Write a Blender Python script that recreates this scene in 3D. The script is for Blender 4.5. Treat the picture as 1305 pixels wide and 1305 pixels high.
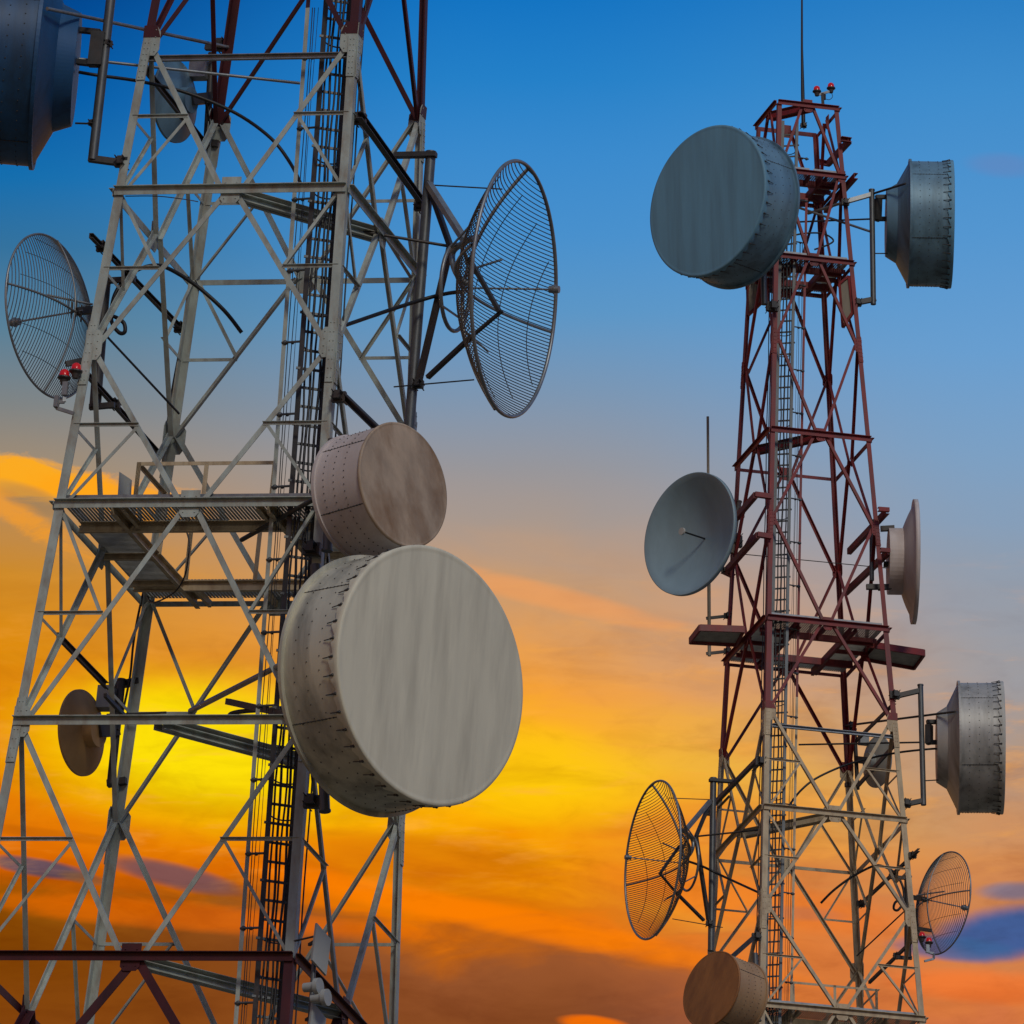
import bpy, math, random
from mathutils import Vector, Matrix
random.seed(7)
for o in list(bpy.data.objects): bpy.data.objects.remove(o)
sc = bpy.context.scene
R = math.radians
# ------------------------------------------------------------------ camera
FPX, PITCH, SIDE, CAMZ = 16837.82, 0.352027, 1305.0, 1.7
cd = bpy.data.cameras.new('camera'); cam = bpy.data.objects.new('camera', cd)
sc.collection.objects.link(cam); sc.camera = cam
cam.location = (0, 0, CAMZ); cam.rotation_euler = (math.pi/2 + PITCH, 0, 0)
cd.sensor_width = 36; cd.lens = 36*FPX/SIDE; cd.clip_start = 1; cd.clip_end = 60000
# ------------------------------------------------------------------ world: dusk sky, laid out by azimuth and elevation
def lin(c):
    f = lambda x: x/12.92 if x <= .04045 else ((x+.055)/1.055)**2.4
    return tuple(f(v/255) for v in c) + (1,)
w = bpy.data.worlds.new('World'); sc.world = w; w.use_nodes = True
nt = w.node_tree; nt.nodes.clear()
def N(t, **k):
    n = nt.nodes.new(t)
    for a, b in k.items(): setattr(n, a, b)
    return n
def put(sock, v):
    if isinstance(v, bpy.types.NodeSocket): nt.links.new(v, sock)
    elif isinstance(v, bpy.types.Node): nt.links.new(v.outputs[0], sock)
    else: sock.default_value = v
def M(op, a, b=None, c=None, clamp=False):
    n = N('ShaderNodeMath', operation=op); n.use_clamp = clamp
    put(n.inputs[0], a)
    if b is not None: put(n.inputs[1], b)
    if c is not None: put(n.inputs[2], c)
    return n.outputs[0]
def mix(f, a, b):
    n = N('ShaderNodeMix', data_type='RGBA'); put(n.inputs[0], f); put(n.inputs[6], a); put(n.inputs[7], b); return n.outputs[2]
def smooth(x, lo, hi):
    n = N('ShaderNodeMapRange', interpolation_type='SMOOTHSTEP'); put(n.inputs[0], x)
    n.inputs[1].default_value = lo; n.inputs[2].default_value = hi; n.inputs[3].default_value = 0; n.inputs[4].default_value = 1
    return n.outputs[0]
tc = N('ShaderNodeTexCoord'); sx = N('ShaderNodeSeparateXYZ'); put(sx.inputs[0], tc.outputs['Generated'])
DX, DY, DZ = sx.outputs
az = M('ARCTAN2', DX, DY); el = M('ARCSINE', DZ)
# sky coordinates: 1 unit = 1/1305 of the 4.4 degree band of sky behind the towers
U = M('ADD', M('MULTIPLY', az, FPX*math.cos(PITCH)/1305), .5)
V = M('ADD', M('MULTIPLY', M('SUBTRACT', PITCH, el), FPX/1305), .5)
comb = N('ShaderNodeCombineXYZ'); put(comb.inputs[0], U); put(comb.inputs[1], V); comb.inputs[2].default_value = 0
def noise(sx_, sy_, rot=0, detail=5, rough=.55, seed=0.0, dist=0.0):
    mp = N('ShaderNodeMapping'); put(mp.inputs[0], comb.outputs[0]); mp.inputs['Scale'].default_value = (sx_, sy_, 1)
    mp.inputs['Rotation'].default_value = (0, 0, rot); mp.inputs['Location'].default_value = (seed, seed*1.7, 0)
    n = N('ShaderNodeTexNoise'); n.noise_dimensions = '2D'; put(n.inputs['Vector'], mp.outputs[0])
    n.inputs['Scale'].default_value = 1; n.inputs['Detail'].default_value = detail; n.inputs['Roughness'].default_value = rough
    n.inputs['Distortion'].default_value = dist
    return n.outputs[0]
nA = noise(2.2, 5.5, R(-10), 6, .5, 3.1, .4); nB = noise(7, 26, R(-11), 6, .55, 8.3, .6); nC = noise(5, 9, R(-12), 7, .6, 1.7, .5); nG = noise(11, 26, R(-16), 8, .66, 4.4, .3)
warpamt = smooth(V, .38, .8)
Vw = M('ADD', V, M('MULTIPLY', warpamt, M('ADD', M('MULTIPLY', M('SUBTRACT', nA, .5), .22), M('MULTIPLY', M('SUBTRACT', nB, .5), .06))))
Vw = M('ADD', Vw, M('MULTIPLY', warpamt, M('MULTIPLY', M('SUBTRACT', U, .45), -.10)))
def ramp(stops):
    n = N('ShaderNodeValToRGB'); cr = n.color_ramp; cr.interpolation = 'EASE' if False else 'LINEAR'
    mr = N('ShaderNodeMapRange'); put(mr.inputs[0], Vw); mr.inputs[1].default_value = -.3; mr.inputs[2].default_value = 1.4
    put(n.inputs[0], mr.outputs[0])
    while len(cr.elements) > 1: cr.elements.remove(cr.elements[-1])
    for i, (y, c) in enumerate(stops):
        p = (y/1305+.3)/1.7
        e = cr.elements[0] if i == 0 else cr.elements.new(p)
        e.position = p; e.color = lin(c)
    return n.outputs[0]
LEFT = ramp([(-300, (0, 50, 118)), (0, (0, 66, 140)), (130, (0, 92, 168)), (230, (20, 110, 174)), (320, (52, 114, 158)), (420, (88, 128, 152)), (520, (128, 132, 132)),
             (600, (160, 140, 116)), (690, (190, 138, 76)), (760, (205, 138, 42)), (860, (222, 140, 14)), (1000, (232, 128, 5)), (1100, (226, 112, 2)), (1160, (205, 95, 2)),
             (1210, (150, 84, 5)), (1300, (128, 66, 3)), (1480, (140, 74, 20)), (1800, (158, 112, 62))])
MID = ramp([(-300, (5, 85, 160)), (0, (20, 116, 194)), (100, (36, 128, 200)), (200, (58, 138, 205)), (300, (72, 144, 205)), (400, (92, 150, 198)), (500, (124, 150, 178)), (600, (152, 150, 154)),
            (660, (168, 152, 142)), (730, (200, 155, 114)), (800, (230, 158, 82)), (860, (246, 162, 56)), (920, (255, 178, 30)), (985, (255, 192, 14)), (1050, (254, 176, 4)), (1100, (246, 150, 2)), (1140, (222, 120, 6)),
            (1165, (236, 120, 2)), (1200, (190, 98, 22)), (1240, (150, 84, 44)), (1305, (136, 74, 36)), (1480, (144, 80, 34)), (1800, (158, 112, 62))])
RIGHT = ramp([(-300, (15, 92, 165)), (0, (42, 126, 196)), (120, (62, 140, 204)), (300, (84, 150, 208)), (450, (104, 158, 208)), (580, (124, 160, 196)), (700, (142, 157, 176)), (800, (158, 155, 158)),
              (890, (176, 150, 132)), (980, (200, 146, 104)), (1060, (214, 142, 84)), (1130, (205, 132, 82)), (1200, (222, 126, 66)), (1250, (206, 112, 70)), (1305, (146, 94, 88)), (1480, (150, 86, 60)), (1800, (158, 112, 62))])
col = mix(smooth(U, -.02, .48), LEFT, MID); col = mix(smooth(U, .5, 1.0), col, RIGHT)
def blob(cx, cy, rx, ry, tilt, c, amt, soft=.7, edge=.0, nz=None):
    """a soft patch of cloud or glow at a place in the sky"""
    global col
    a = R(tilt); ca, sa = math.cos(a), math.sin(a)
    dx = M('SUBTRACT', U, cx/1305); dy = M('SUBTRACT', V, cy/1305)
    x = M('ADD', M('MULTIPLY', dx, ca/(rx/1305)), M('MULTIPLY', dy, sa/(rx/1305)))
    y = M('ADD', M('MULTIPLY', dx, -sa/(ry/1305)), M('MULTIPLY', dy, ca/(ry/1305)))
    d = M('ADD', M('MULTIPLY', x, x), M('MULTIPLY', y, y))
    if nz is not None: d = M('ADD', d, M('MULTIPLY', M('SUBTRACT', nz, .5), edge))
    f = M('MULTIPLY', M('SUBTRACT', 1.0, smooth(d, 1-soft, 1+soft)), amt)
    col = mix(f, col, lin(c))
blob(275, 958, 235, 88, 4, (255, 212, 0), .75, 1.0, 1.0, nC)
blob(255, 950, 150, 62, 8, (255, 230, 10), .8, 1.0, .8, nC)
blob(660, 985, 150, 58, 10, (255, 204, 8), .7, 1.0, 1.2, nC)
blob(35, 612, 105, 26, 12, (255, 172, 22), .95, .7, 5.0, nG)
blob(175, 640, 125, 22, 10, (255, 166, 26), .9, .8, 5.0, nG)
blob(30, 664, 95, 17, 30, (248, 158, 34), .7, .8, 4.5, nG)
blob(40, 640, 50, 14, 20, (150, 120, 84), .5, .8, 1.6, nC)
blob(700, 760, 160, 14, 14, (250, 160, 84), .5, .9, 2.2, nB)
blob(540, 1090, 130, 26, 4, (212, 112, 8), .6, .9, 2.0, nB)
blob(950, 1150, 190, 26, 10, (252, 122, 20), .45, .9, 2.0, nB)
blob(640, 1172, 330, 17, 12, (255, 128, 0), .8, .9, 1.4, nB)
blob(250, 1170, 260, 16, 4, (238, 108, 0), .6, .9, 1.6, nB)
blob(60, 1110, 62, 11, 9, (84, 78, 96), .9, .55, 1.3, nC)
blob(112, 1122, 30, 7, 10, (130, 92, 60), .7, .7, 1.2, nC)
blob(228, 1118, 88, 15, 13, (120, 82, 84), .92, .6, 1.2, nC)
blob(60, 1066, 120, 7, 6, (190, 98, 6), .5, .8, 1.6, nB)
blob(1285, 1192, 92, 34, -6, (46, 92, 152), .95, .6, 1.0, nC)
blob(1215, 1212, 75, 15, 5, (62, 100, 150), .8, .7, 1.4, nC)
blob(1290, 1140, 46, 12, 0, (92, 116, 152), .7, .8, 1.4, nC)
blob(1010, 1165, 60, 9, 4, (176, 112, 84), .45, .8, 1.8, nC)
blob(1270, 1262, 130, 20, 4, (248, 122, 48), .7, .8, 1.4, nC)
blob(755, 1304, 40, 9, 6, (255, 118, 0), .9, .7, 1.2, nC)
blob(1285, 215, 42, 14, 5, (96, 136, 192), .7, 1.0, 1.0, nC)
nD = noise(8, 44, R(-12), 8, .60, 5.9, .25); nE = noise(4.5, 17, R(-14), 8, .6, 12.4, .35); nF = noise(16, 34, R(-8), 8, .6, 2.2, .4)
low = M('MULTIPLY', smooth(V, .50, .72), M('SUBTRACT', 1.0, smooth(V, 1.1, 1.5)))
dk = N('ShaderNodeMix', data_type='RGBA', blend_type='MULTIPLY'); put(dk.inputs[0], M('MULTIPLY', M('MULTIPLY', smooth(nE, .48, .72), low), .55)); put(dk.inputs[6], col); dk.inputs[7].default_value = (.72, .62, .60, 1); col = dk.outputs[2]
col = mix(M('MULTIPLY', M('MULTIPLY', M('MULTIPLY', smooth(nD, .52, .78), M('SUBTRACT', 1.0, smooth(V, .80, .90))), low), .38), col, lin((255, 172, 66)))
lt = N('ShaderNodeMix', data_type='RGBA', blend_type='MULTIPLY'); put(lt.inputs[0], M('MULTIPLY', M('MULTIPLY', smooth(nF, .45, .75), low), .45)); put(lt.inputs[6], col); lt.inputs[7].default_value = (.82, .78, .80, 1); col = lt.outputs[2]
# the high sky above the sunset band: a physical sky
sky = N('ShaderNodeTexSky'); sky.sky_type = 'NISHITA'; sky.sun_disc = False
SUN_EL, SUN_AZ = R(34), R(163)
sky.sun_elevation = SUN_EL; sky.sun_rotation = SUN_AZ
skys = N('ShaderNodeVectorMath', operation='SCALE'); put(skys.inputs[0], sky.outputs[0]); skys.inputs['Scale'].default_value = .10
col = mix(smooth(el, R(26), R(50)), col, skys.outputs[0])
bg = N('ShaderNodeBackground'); put(bg.inputs[0], col); bg.inputs[1].default_value = 1.0
wo = N('ShaderNodeOutputWorld'); put(wo.inputs[0], bg.outputs[0])
# ------------------------------------------------------------------ sun
sd = bpy.data.lights.new('sun', 'SUN'); so = bpy.data.objects.new('sun', sd); sc.collection.objects.link(so)
sd.energy = 1.0; sd.angle = R(12); sd.color = (1, .92, .76)
sdir = Vector((math.sin(SUN_AZ)*math.cos(SUN_EL), math.cos(SUN_AZ)*math.cos(SUN_EL), math.sin(SUN_EL)))
so.rotation_euler = sdir.to_track_quat('Z', 'Y').to_euler(); so.location = (0, 0, 200)
sc.view_settings.view_transform = 'Standard'; sc.view_settings.look = 'None'; sc.view_settings.exposure = 0; sc.view_settings.gamma = 1
sc.render.resolution_x = sc.render.resolution_y = 1024

# ------------------------------------------------------------------ materials
def material(name, c, rough=.5, metal=0., var=.25, scale=3., stretch=(1, 1, .25), dirt=None, dirt_amt=0., bump=0., dirt_scale=2., spec=.5, turn=0):
    m = bpy.data.materials.new(name); m.use_nodes = True; t = m.node_tree; b = t.nodes['Principled BSDF']
    tcn = t.nodes.new('ShaderNodeTexCoord'); mp = t.nodes.new('ShaderNodeMapping'); mp.inputs['Scale'].default_value = stretch
    t.links.new(tcn.outputs['Object'], mp.inputs[0]); 
    if turn: mp.vector_type = 'TEXTURE'; mp.inputs['Scale'].default_value = tuple(1/q for q in stretch); mp.inputs['Rotation'].default_value = (0, turn, 0)
    n = t.nodes.new('ShaderNodeTexNoise'); n.inputs['Scale'].default_value = scale; n.inputs['Detail'].default_value = 8; n.inputs['Roughness'].default_value = .65
    t.links.new(mp.outputs[0], n.inputs['Vector'])
    cr = t.nodes.new('ShaderNodeValToRGB'); cr.color_ramp.elements[0].position = .3; cr.color_ramp.elements[1].position = .72
    lo = [max(0, v*(1-var)) for v in c]; hi = [min(1, v*(1+var*.7)) for v in c]
    cr.color_ramp.elements[0].color = (*lo, 1); cr.color_ramp.elements[1].color = (*hi, 1)
    t.links.new(n.outputs[0], cr.inputs[0]); out = cr.outputs[0]
    if dirt:
        n2 = t.nodes.new('ShaderNodeTexNoise'); n2.inputs['Scale'].default_value = dirt_scale; n2.inputs['Detail'].default_value = 7; n2.inputs['Roughness'].default_value = .6
        mp2 = t.nodes.new('ShaderNodeMapping'); mp2.inputs['Scale'].default_value = (stretch[0]*1.3, stretch[1]*1.3, stretch[2]); mp2.inputs['Location'].default_value = (4.3, 2.1, 7.7)
        if turn: mp2.vector_type = 'TEXTURE'; mp2.inputs['Scale'].default_value = tuple(1/q for q in stretch); mp2.inputs['Rotation'].default_value = (0, turn, 0)
        t.links.new(tcn.outputs['Object'], mp2.inputs[0]); t.links.new(mp2.outputs[0], n2.inputs['Vector'])
        c2 = t.nodes.new('ShaderNodeValToRGB'); c2.color_ramp.elements[0].position = .45; c2.color_ramp.elements[1].position = .75
        c2.color_ramp.elements[1].color = (dirt_amt,)*3 + (1,); c2.color_ramp.elements[0].color = (0, 0, 0, 1)
        t.links.new(n2.outputs[0], c2.inputs[0])
        mx = t.nodes.new('ShaderNodeMix'); mx.data_type = 'RGBA'; t.links.new(c2.outputs[0], mx.inputs[0]); t.links.new(out, mx.inputs[6]); mx.inputs[7].default_value = (*dirt, 1)
        out = mx.outputs[2]
    t.links.new(out, b.inputs['Base Color'])
    rr = t.nodes.new('ShaderNodeMapRange'); t.links.new(n.outputs[0], rr.inputs[0]); rr.inputs[3].default_value = max(.05, rough-.12); rr.inputs[4].default_value = min(1, rough+.15)
    t.links.new(rr.outputs[0], b.inputs['Roughness'])
    b.inputs['Metallic'].default_value = metal; b.inputs['Specular IOR Level'].default_value = spec
    if bump:
        bp = t.nodes.new('ShaderNodeBump'); bp.inputs['Strength'].default_value = bump; bp.inputs['Distance'].default_value = .02
        t.links.new(n.outputs[0], bp.inputs['Height']); t.links.new(bp.outputs[0], b.inputs['Normal'])
    return m
WHITEWARM = material('gold_lit_weathered_paint', (.54, .43, .27), .5, 0, .25, 2.2, (1, 1, .5), (.22, .12, .06), .65, .1, 5)  # white paint with the low golden light put into its colour, over real weathering
DEEPRED = material('dimmed_red_paint', (.062, .005, .009), .5, 0, .5, 2.5, (1, 1, .5), (.05, .012, .012), .7, .1, 4)  # darker copy of RED: the left tower's dimness is put into the colour
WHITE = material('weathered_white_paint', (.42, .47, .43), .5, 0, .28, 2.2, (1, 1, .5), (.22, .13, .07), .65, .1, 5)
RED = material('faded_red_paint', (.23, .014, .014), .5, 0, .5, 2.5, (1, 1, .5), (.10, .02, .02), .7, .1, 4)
GALV = material('galvanised_steel', (.30, .32, .33), .42, .6, .25, 6, (1, 1, .5), (.12, .11, .10), .5, .1, 3)
DARK = material('dark_steel', (.055, .055, .055), .5, .3, .35, 6, (1, 1, 1), (.10, .06, .04), .5, .1, 3)
STEEL = material('dull_galvanised_steel', (.13, .14, .145), .45, .5, .3, 6, (1, 1, .5), (.08, .07, .06), .5, .1, 3)
BLACK = material('black_cable', (.012, .012, .013), .45, 0, .3, 8)
SHELL = material('grey_aluminium_shell', (.46, .455, .43), .45, .25, .16, 2.5, (1, 1, .12), (.07, .065, .055), .85, .05, 1.6)
SHELLPALE = material('pale_painted_shell', (.62, .55, .52), .55, 0, .12, 2.5, (1, 1, .2), (.30, .20, .15), .6, .05, 1.2)
RADOME = material('grey_fabric_radome', (.50, .50, .46), .6, 0, .10, 2.2, (1.6, 1.6, .16), (.27, .26, .23), .6, .18, 1.6)
RADOMEBLUE = material('blue_lit_radome', (.15, .34, .48), .6, 0, .10, 2.2, (1.6, 1.6, .16), (.10, .20, .27), .6, .18, 1.6)  # RADOME copy with the bluish light of the tower top painted into it
SHELLBLUE = material('blue_lit_shell', (.17, .31, .41), .45, .2, .16, 2.5, (1, 1, .12), (.04, .06, .07), .85, .05, 1.6)  # SHELL copy; blue tint of the upper light is part of the colour
SHELLDIMBLUE = material('dim_blue_lit_shell', (.015, .085, .21), .45, .1, .16, 2.5, (1, 1, .12), (.012, .02, .03), .85, .05, 1.6)  # SHELL copy darkened and blued: the dim corner light is painted in
RADOMEWARM = material('warm_lit_fabric_radome', (.74, .70, .54), .6, 0, .09, 2.2, (1.6, 1.6, .16), (.42, .39, .30), .6, .18, 1.6)  # RADOME copy; warm light tint put into the base colour
SHELLWARM = material('warm_lit_aluminium_shell', (.62, .59, .46), .45, .15, .16, 2.5, (1, 1, .12), (.07, .065, .045), .85, .05, 1.6)  # SHELL copy carrying the same painted warm light as its radome
DISHBLUE = material('blue_lit_dish', (.25, .36, .42), .5, 0, .10, 2, (1, 1, .4), (.19, .26, .29), .5, .03, 1.5)  # DISHW copy with a blue light tint put into its colour
DISHW = material('grey_painted_dish', (.36, .38, .37), .5, 0, .10, 2, (1, 1, .4), (.28, .28, .25), .5, .03, 1.5)
WOOD = material('brown_stained_radome', (.46, .35, .25), .62, 0, .28, 2.0, (1.6, 1.6, .22), (.20, .10, .035), 1.0, .15, 1.3, .5, R(-32))
RADOMEGOLD = material('gold_lit_stained_radome', (.34, .14, .04), .62, 0, .28, 2.0, (1.6, 1.6, .22), (.15, .055, .02), .95, .15, 1.3, .5, R(32))  # stained like WOOD, with golden light tint painted into the colour as well
SHELLGOLD = material('gold_lit_shell', (.44, .28, .15), .55, 0, .15, 2.5, (1, 1, .2), (.28, .15, .08), .6, .05, 1.2)  # shell of the low drum, golden light painted into its colour
DISHGOLD = material('gold_lit_dish', (.52, .31, .12), .5, 0, .12, 2, (1, 1, .4), (.36, .19, .07), .6, .03, 1.5)  # DISHW copy; the low golden light is put into its colour
TAN = material('tan_plate', (.28, .24, .18), .6, 0, .2, 3)
GRATE = material('walkway_grating', (.42, .41, .37), .6, .2, .3, 5)
GROUND = material('dry_ground', (.20, .17, .11), .9, 0, .4, .05, (1, 1, 1), (.08, .07, .04), .6, .1, .02)
REDLENS = bpy.data.materials.new('red_glass_lens'); REDLENS.use_nodes = True
_b = REDLENS.node_tree.nodes['Principled BSDF']; _b.inputs['Base Color'].default_value = (.5, .006, .006, 1); _b.inputs['Roughness'].default_value = .15
_b.inputs['Emission Color'].default_value = (1, .02, .02, 1); _b.inputs['Emission Strength'].default_value = .12

# ------------------------------------------------------------------ mesh helpers (all verts are world coordinates)
class MB:
    def __init__(s): s.v = []; s.f = []; s.m = []; s.sm = []
    def add(s, vs, fs, mi=0, smooth=False):
        k = len(s.v); s.v += [Vector(v) for v in vs]
        for f in fs: s.f.append(tuple(i+k for i in f)); s.m.append(mi); s.sm.append(smooth)
    def profile(s, p0, p1, poly, d1, d2, mi=0, smooth=False, cap=True):
        """extrude a 2-D outline (in d1, d2) from p0 to p1"""
        n = len(poly); vs = [p0+d1*a+d2*b for a, b in poly]+[p1+d1*a+d2*b for a, b in poly]
        fs = [(i, (i+1) % n, n+(i+1) % n, n+i) for i in range(n)]
        if cap: fs += [tuple(range(n-1, -1, -1)), tuple(range(n, 2*n))]
        s.add(vs, fs, mi, smooth)
    def angle(s, p0, p1, f1, f2, w, t=.012, mi=0, w2=None):
        """steel angle: heel on the line p0-p1, flanges running along f1 and f2"""
        d = (p1-p0).normalized(); f1 = (f1-d*f1.dot(d)).normalized(); f2 = (f2-d*f2.dot(d)-f1*f2.dot(f1)).normalized()
        w2 = w2 or w
        s.profile(p0, p1, [(0, 0), (w, 0), (w, t), (t, t), (t, w2), (0, w2)], f1, f2, mi)
    def box(s, p0, p1, up, w, h, mi=0):
        d = (p1-p0).normalized(); up = (up-d*up.dot(d)).normalized(); sd_ = d.cross(up)
        s.profile(p0, p1, [(-w/2, -h/2), (w/2, -h/2), (w/2, h/2), (-w/2, h/2)], sd_, up, mi)
    def channel(s, p0, p1, up, w, h, t=.014, mi=0):
        d = (p1-p0).normalized(); up = (up-d*up.dot(d)).normalized(); sd_ = d.cross(up)
        s.profile(p0, p1, [(-w/2, -h/2), (w/2, -h/2), (w/2, -h/2+t), (-w/2+t, -h/2+t), (-w/2+t, h/2-t), (w/2, h/2-t), (w/2, h/2), (-w/2, h/2)], sd_, up, mi)
    def tube(s, pts, r, n=8, mi=0, cap=True):
        pts = [Vector(p) for p in pts]; rings = []; prev = None
        for i, p in enumerate(pts):
            d = (pts[min(i+1, len(pts)-1)]-pts[max(i-1, 0)]).normalized()
            if prev is None:
                a = Vector((0, 0, 1)) if abs(d.z) < .9 else Vector((1, 0, 0)); a = (a-d*a.dot(d)).normalized()
            else: a = (prev-d*prev.dot(d)).normalized()
            prev = a; b = d.cross(a); rr = r[i] if isinstance(r, (list, tuple)) else r
            rings.append([p+(a*math.cos(2*math.pi*k/n)+b*math.sin(2*math.pi*k/n))*rr for k in range(n)])
        vs = [v for ring in rings for v in ring]; fs = []
        for i in range(len(rings)-1):
            for k in range(n): fs.append((i*n+k, i*n+(k+1) % n, (i+1)*n+(k+1) % n, (i+1)*n+k))
        s.add(vs, fs, mi, True)
        if cap: s.add(rings[0], [tuple(range(n-1, -1, -1))], mi); s.add(rings[-1], [tuple(range(n))], mi)
    def plate(s, pts, nrm, t, mi=0):
        n = len(pts); nrm = nrm.normalized()*t
        s.add([Vector(p) for p in pts]+[Vector(p)+nrm for p in pts], [tuple(range(n-1, -1, -1)), tuple(range(n, 2*n))]+[(i, (i+1) % n, n+(i+1) % n, n+i) for i in range(n)], mi)
    def lathe(s, prof, c, ax, e1, e2, n=72, mi=0, smooth=True, mod=None):
        """prof: (distance along axis, radius)"""
        k = len(s.v); vs = []
        for j, (a, r) in enumerate(prof):
            for i in range(n):
                th = 2*math.pi*i/n; aa, rr = (a, r) if mod is None else mod(j, a, r, th)
                vs.append(c+ax*aa+(e1*math.cos(th)+e2*math.sin(th))*rr)
        fs = [(j*n+i, j*n+(i+1) % n, (j+1)*n+(i+1) % n, (j+1)*n+i) for j in range(len(prof)-1) for i in range(n)]
        s.add(vs, fs, mi, smooth)
    def ball(s, c, r, mi=0, n=6, m=4):
        vs = [c+Vector((0, 0, r))]; fs = []
        for j in range(1, m):
            for i in range(n):
                a = math.pi*j/m; th = 2*math.pi*i/n; vs.append(c+Vector((math.sin(a)*math.cos(th), math.sin(a)*math.sin(th), math.cos(a)))*r)
        vs.append(c-Vector((0, 0, r)))
        for i in range(n):
            fs.append((0, 1+i, 1+(i+1) % n)); fs.append((len(vs)-1, 1+(m-2)*n+(i+1) % n, 1+(m-2)*n+i))
        for j in range(m-2):
            for i in range(n): fs.append((1+j*n+i, 1+(j+1)*n+i, 1+(j+1)*n+(i+1) % n, 1+j*n+(i+1) % n))
        s.add(vs, fs, mi, True)
    def build(s, name, mats, parent=None, bevel=0):
        me = bpy.data.meshes.new(name); org = Vector(parent_loc(parent)) if parent else Vector((0, 0, 0))
        me.from_pydata([v-org for v in s.v], [], s.f); me.update()
        for p, mi, sm in zip(me.polygons, s.m, s.sm): p.material_index = mi; p.use_smooth = sm
        for m_ in (mats if isinstance(mats, (list, tuple)) else [mats]): me.materials.append(m_)
        import bmesh
        bm = bmesh.new(); bm.from_mesh(me); bmesh.ops.recalc_face_normals(bm, faces=bm.faces); bm.to_mesh(me); bm.free()
        o = bpy.data.objects.new(name, me); sc.collection.objects.link(o)
        if parent: o.parent = parent
        return o
def parent_loc(p):
    v = Vector((0, 0, 0))
    while p: v += p.location; p = p.parent
    return v
def thing(name, label, cat, loc, group=None):
    o = bpy.data.objects.new(name, None); sc.collection.objects.link(o); o.location = loc; o.empty_display_size = .3
    o['label'] = label; o['category'] = cat
    if group: o['group'] = group
    return o
def tag(o, label, cat, group=None):
    o['label'] = label; o['category'] = cat
    if group: o['group'] = group
    return o
def spline(pts, k=6):
    pts = [Vector(p) for p in pts]; out = []
    for i in range(len(pts)-1):
        p0 = pts[max(i-1, 0)]; p1 = pts[i]; p2 = pts[i+1]; p3 = pts[min(i+2, len(pts)-1)]
        for j in range(k):
            t = j/k; out.append(.5*((2*p1)+(p2-p0)*t+(2*p0-5*p1+4*p2-p3)*t*t+(3*p1-p0-3*p2+p3)*t**3))
    return out+[pts[-1]]
# ------------------------------------------------------------------ ground
g = MB(); g.add([(-9000, -9000, 0), (9000, -9000, 0), (9000, 9000, 0), (-9000, 9000, 0)], [(0, 1, 2, 3)])
go = g.build('ground', GROUND); go['kind'] = 'structure'

# ------------------------------------------------------------------ tower frames
CAM = Vector((0, 0, CAMZ))
CR = Matrix.Rotation(PITCH, 3, 'X')           # camera frame (x right, y forward, z up) to world
IR, IF, IU = CR @ Vector((1, 0, 0)), CR @ Vector((0, 1, 0)), CR @ Vector((0, 0, 1))
class Tower:
    def __init__(s, m, t, zs, ws, dr):
        s.m = m; s.t = Vector((t[0], t[1], t[5]+CAMZ)); s.R = Matrix.Rotation(t[2], 3, 'Z') @ Matrix.Rotation(t[3], 3, 'X') @ Matrix.Rotation(t[4], 3, 'Y')
        s.z = list(zs); s.w = list(ws); s.dr = dr
        s.X = s.R @ Vector((m, 0, 0)); s.Y = s.R @ Vector((0, 1, 0)); s.Z = s.R @ Vector((0, 0, 1))
    def W(s, x, y, z): return s.t+s.X*x+s.Y*y+s.Z*z
    def hw(s, z):
        zs, ws = s.z, s.w
        if z <= zs[0]: return ws[0]+(zs[0]-z)*(ws[0]-ws[1])/(zs[1]-zs[0])
        for i in range(len(zs)-1):
            if z <= zs[i+1]: return ws[i]+(ws[i+1]-ws[i])*(z-zs[i])/(zs[i+1]-zs[i])
        return ws[-1]
    def corner(s, c, z):
        h = s.hw(z); a, b = {'A': (-1, -1), 'B': (1, -1), 'C': (-1, 1), 'D': (1, 1)}[c]; return s.W(a*h, b*h*s.dr, z)
    def mid(s, f, z):
        h = s.hw(z); a, b = {'AB': (0, -1), 'AC': (-1, 0), 'BD': (1, 0), 'CD': (0, 1)}[f]; return s.W(a*h, b*h*s.dr, z)
    def loc(s, p): d = Vector(p)-s.t; return Vector((d.dot(s.X), d.dot(s.Y), d.dot(s.Z)))
    def P(s, px, py, v=None, u=None, z=None):
        """the point of the tower's own plane (depth v, side u or height z) seen in this direction from where the photographer stood"""
        d = IF*FPX+IR*(px-652.5)-IU*(py-652.5); d.normalize()
        ax, val = (s.Y, v) if v is not None else (s.X, u) if u is not None else (s.Z, z)
        k = (val-(CAM-s.t).dot(ax))/d.dot(ax); return CAM+d*k
T1 = Tower(1, [-3.52170795, 177.857236, -.284802018, -.0114407548, .0953907295, 69.586058],
           [-11.7793, -8.2163, -4.8841, -2.4044, 0, 2.3826, 4.767, 7.289, 9.571, 11.967, 14.1, 16.346, 18.119],
           [2.399, 2.203, 2.019, 1.883, 1.75, 1.619, 1.487, 1.348, 1.222, 1.093, .978, .857, .762], 1.0397)
T2 = Tower(-1, [6.96763834, 293.030835, .296258741, -.0174156785, -.00285290353, 99.4537026],
           [-11.78, -8.225, -4.97, -2.4352, 0, 2.4646, 4.833, 7.3888, 9.6946, 12.1175, 14.2614, 16.519, 18.3133],
           [2.374, 2.185, 2.013, 1.879, 1.75, 1.62, 1.494, 1.359, 1.237, 1.103, .985, .861, .762], 1.0824)
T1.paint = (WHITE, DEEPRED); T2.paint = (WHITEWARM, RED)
FACES = {'AB': ('A', 'B'), 'AC': ('A', 'C'), 'BD': ('B', 'D'), 'CD': ('C', 'D')}
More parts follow.
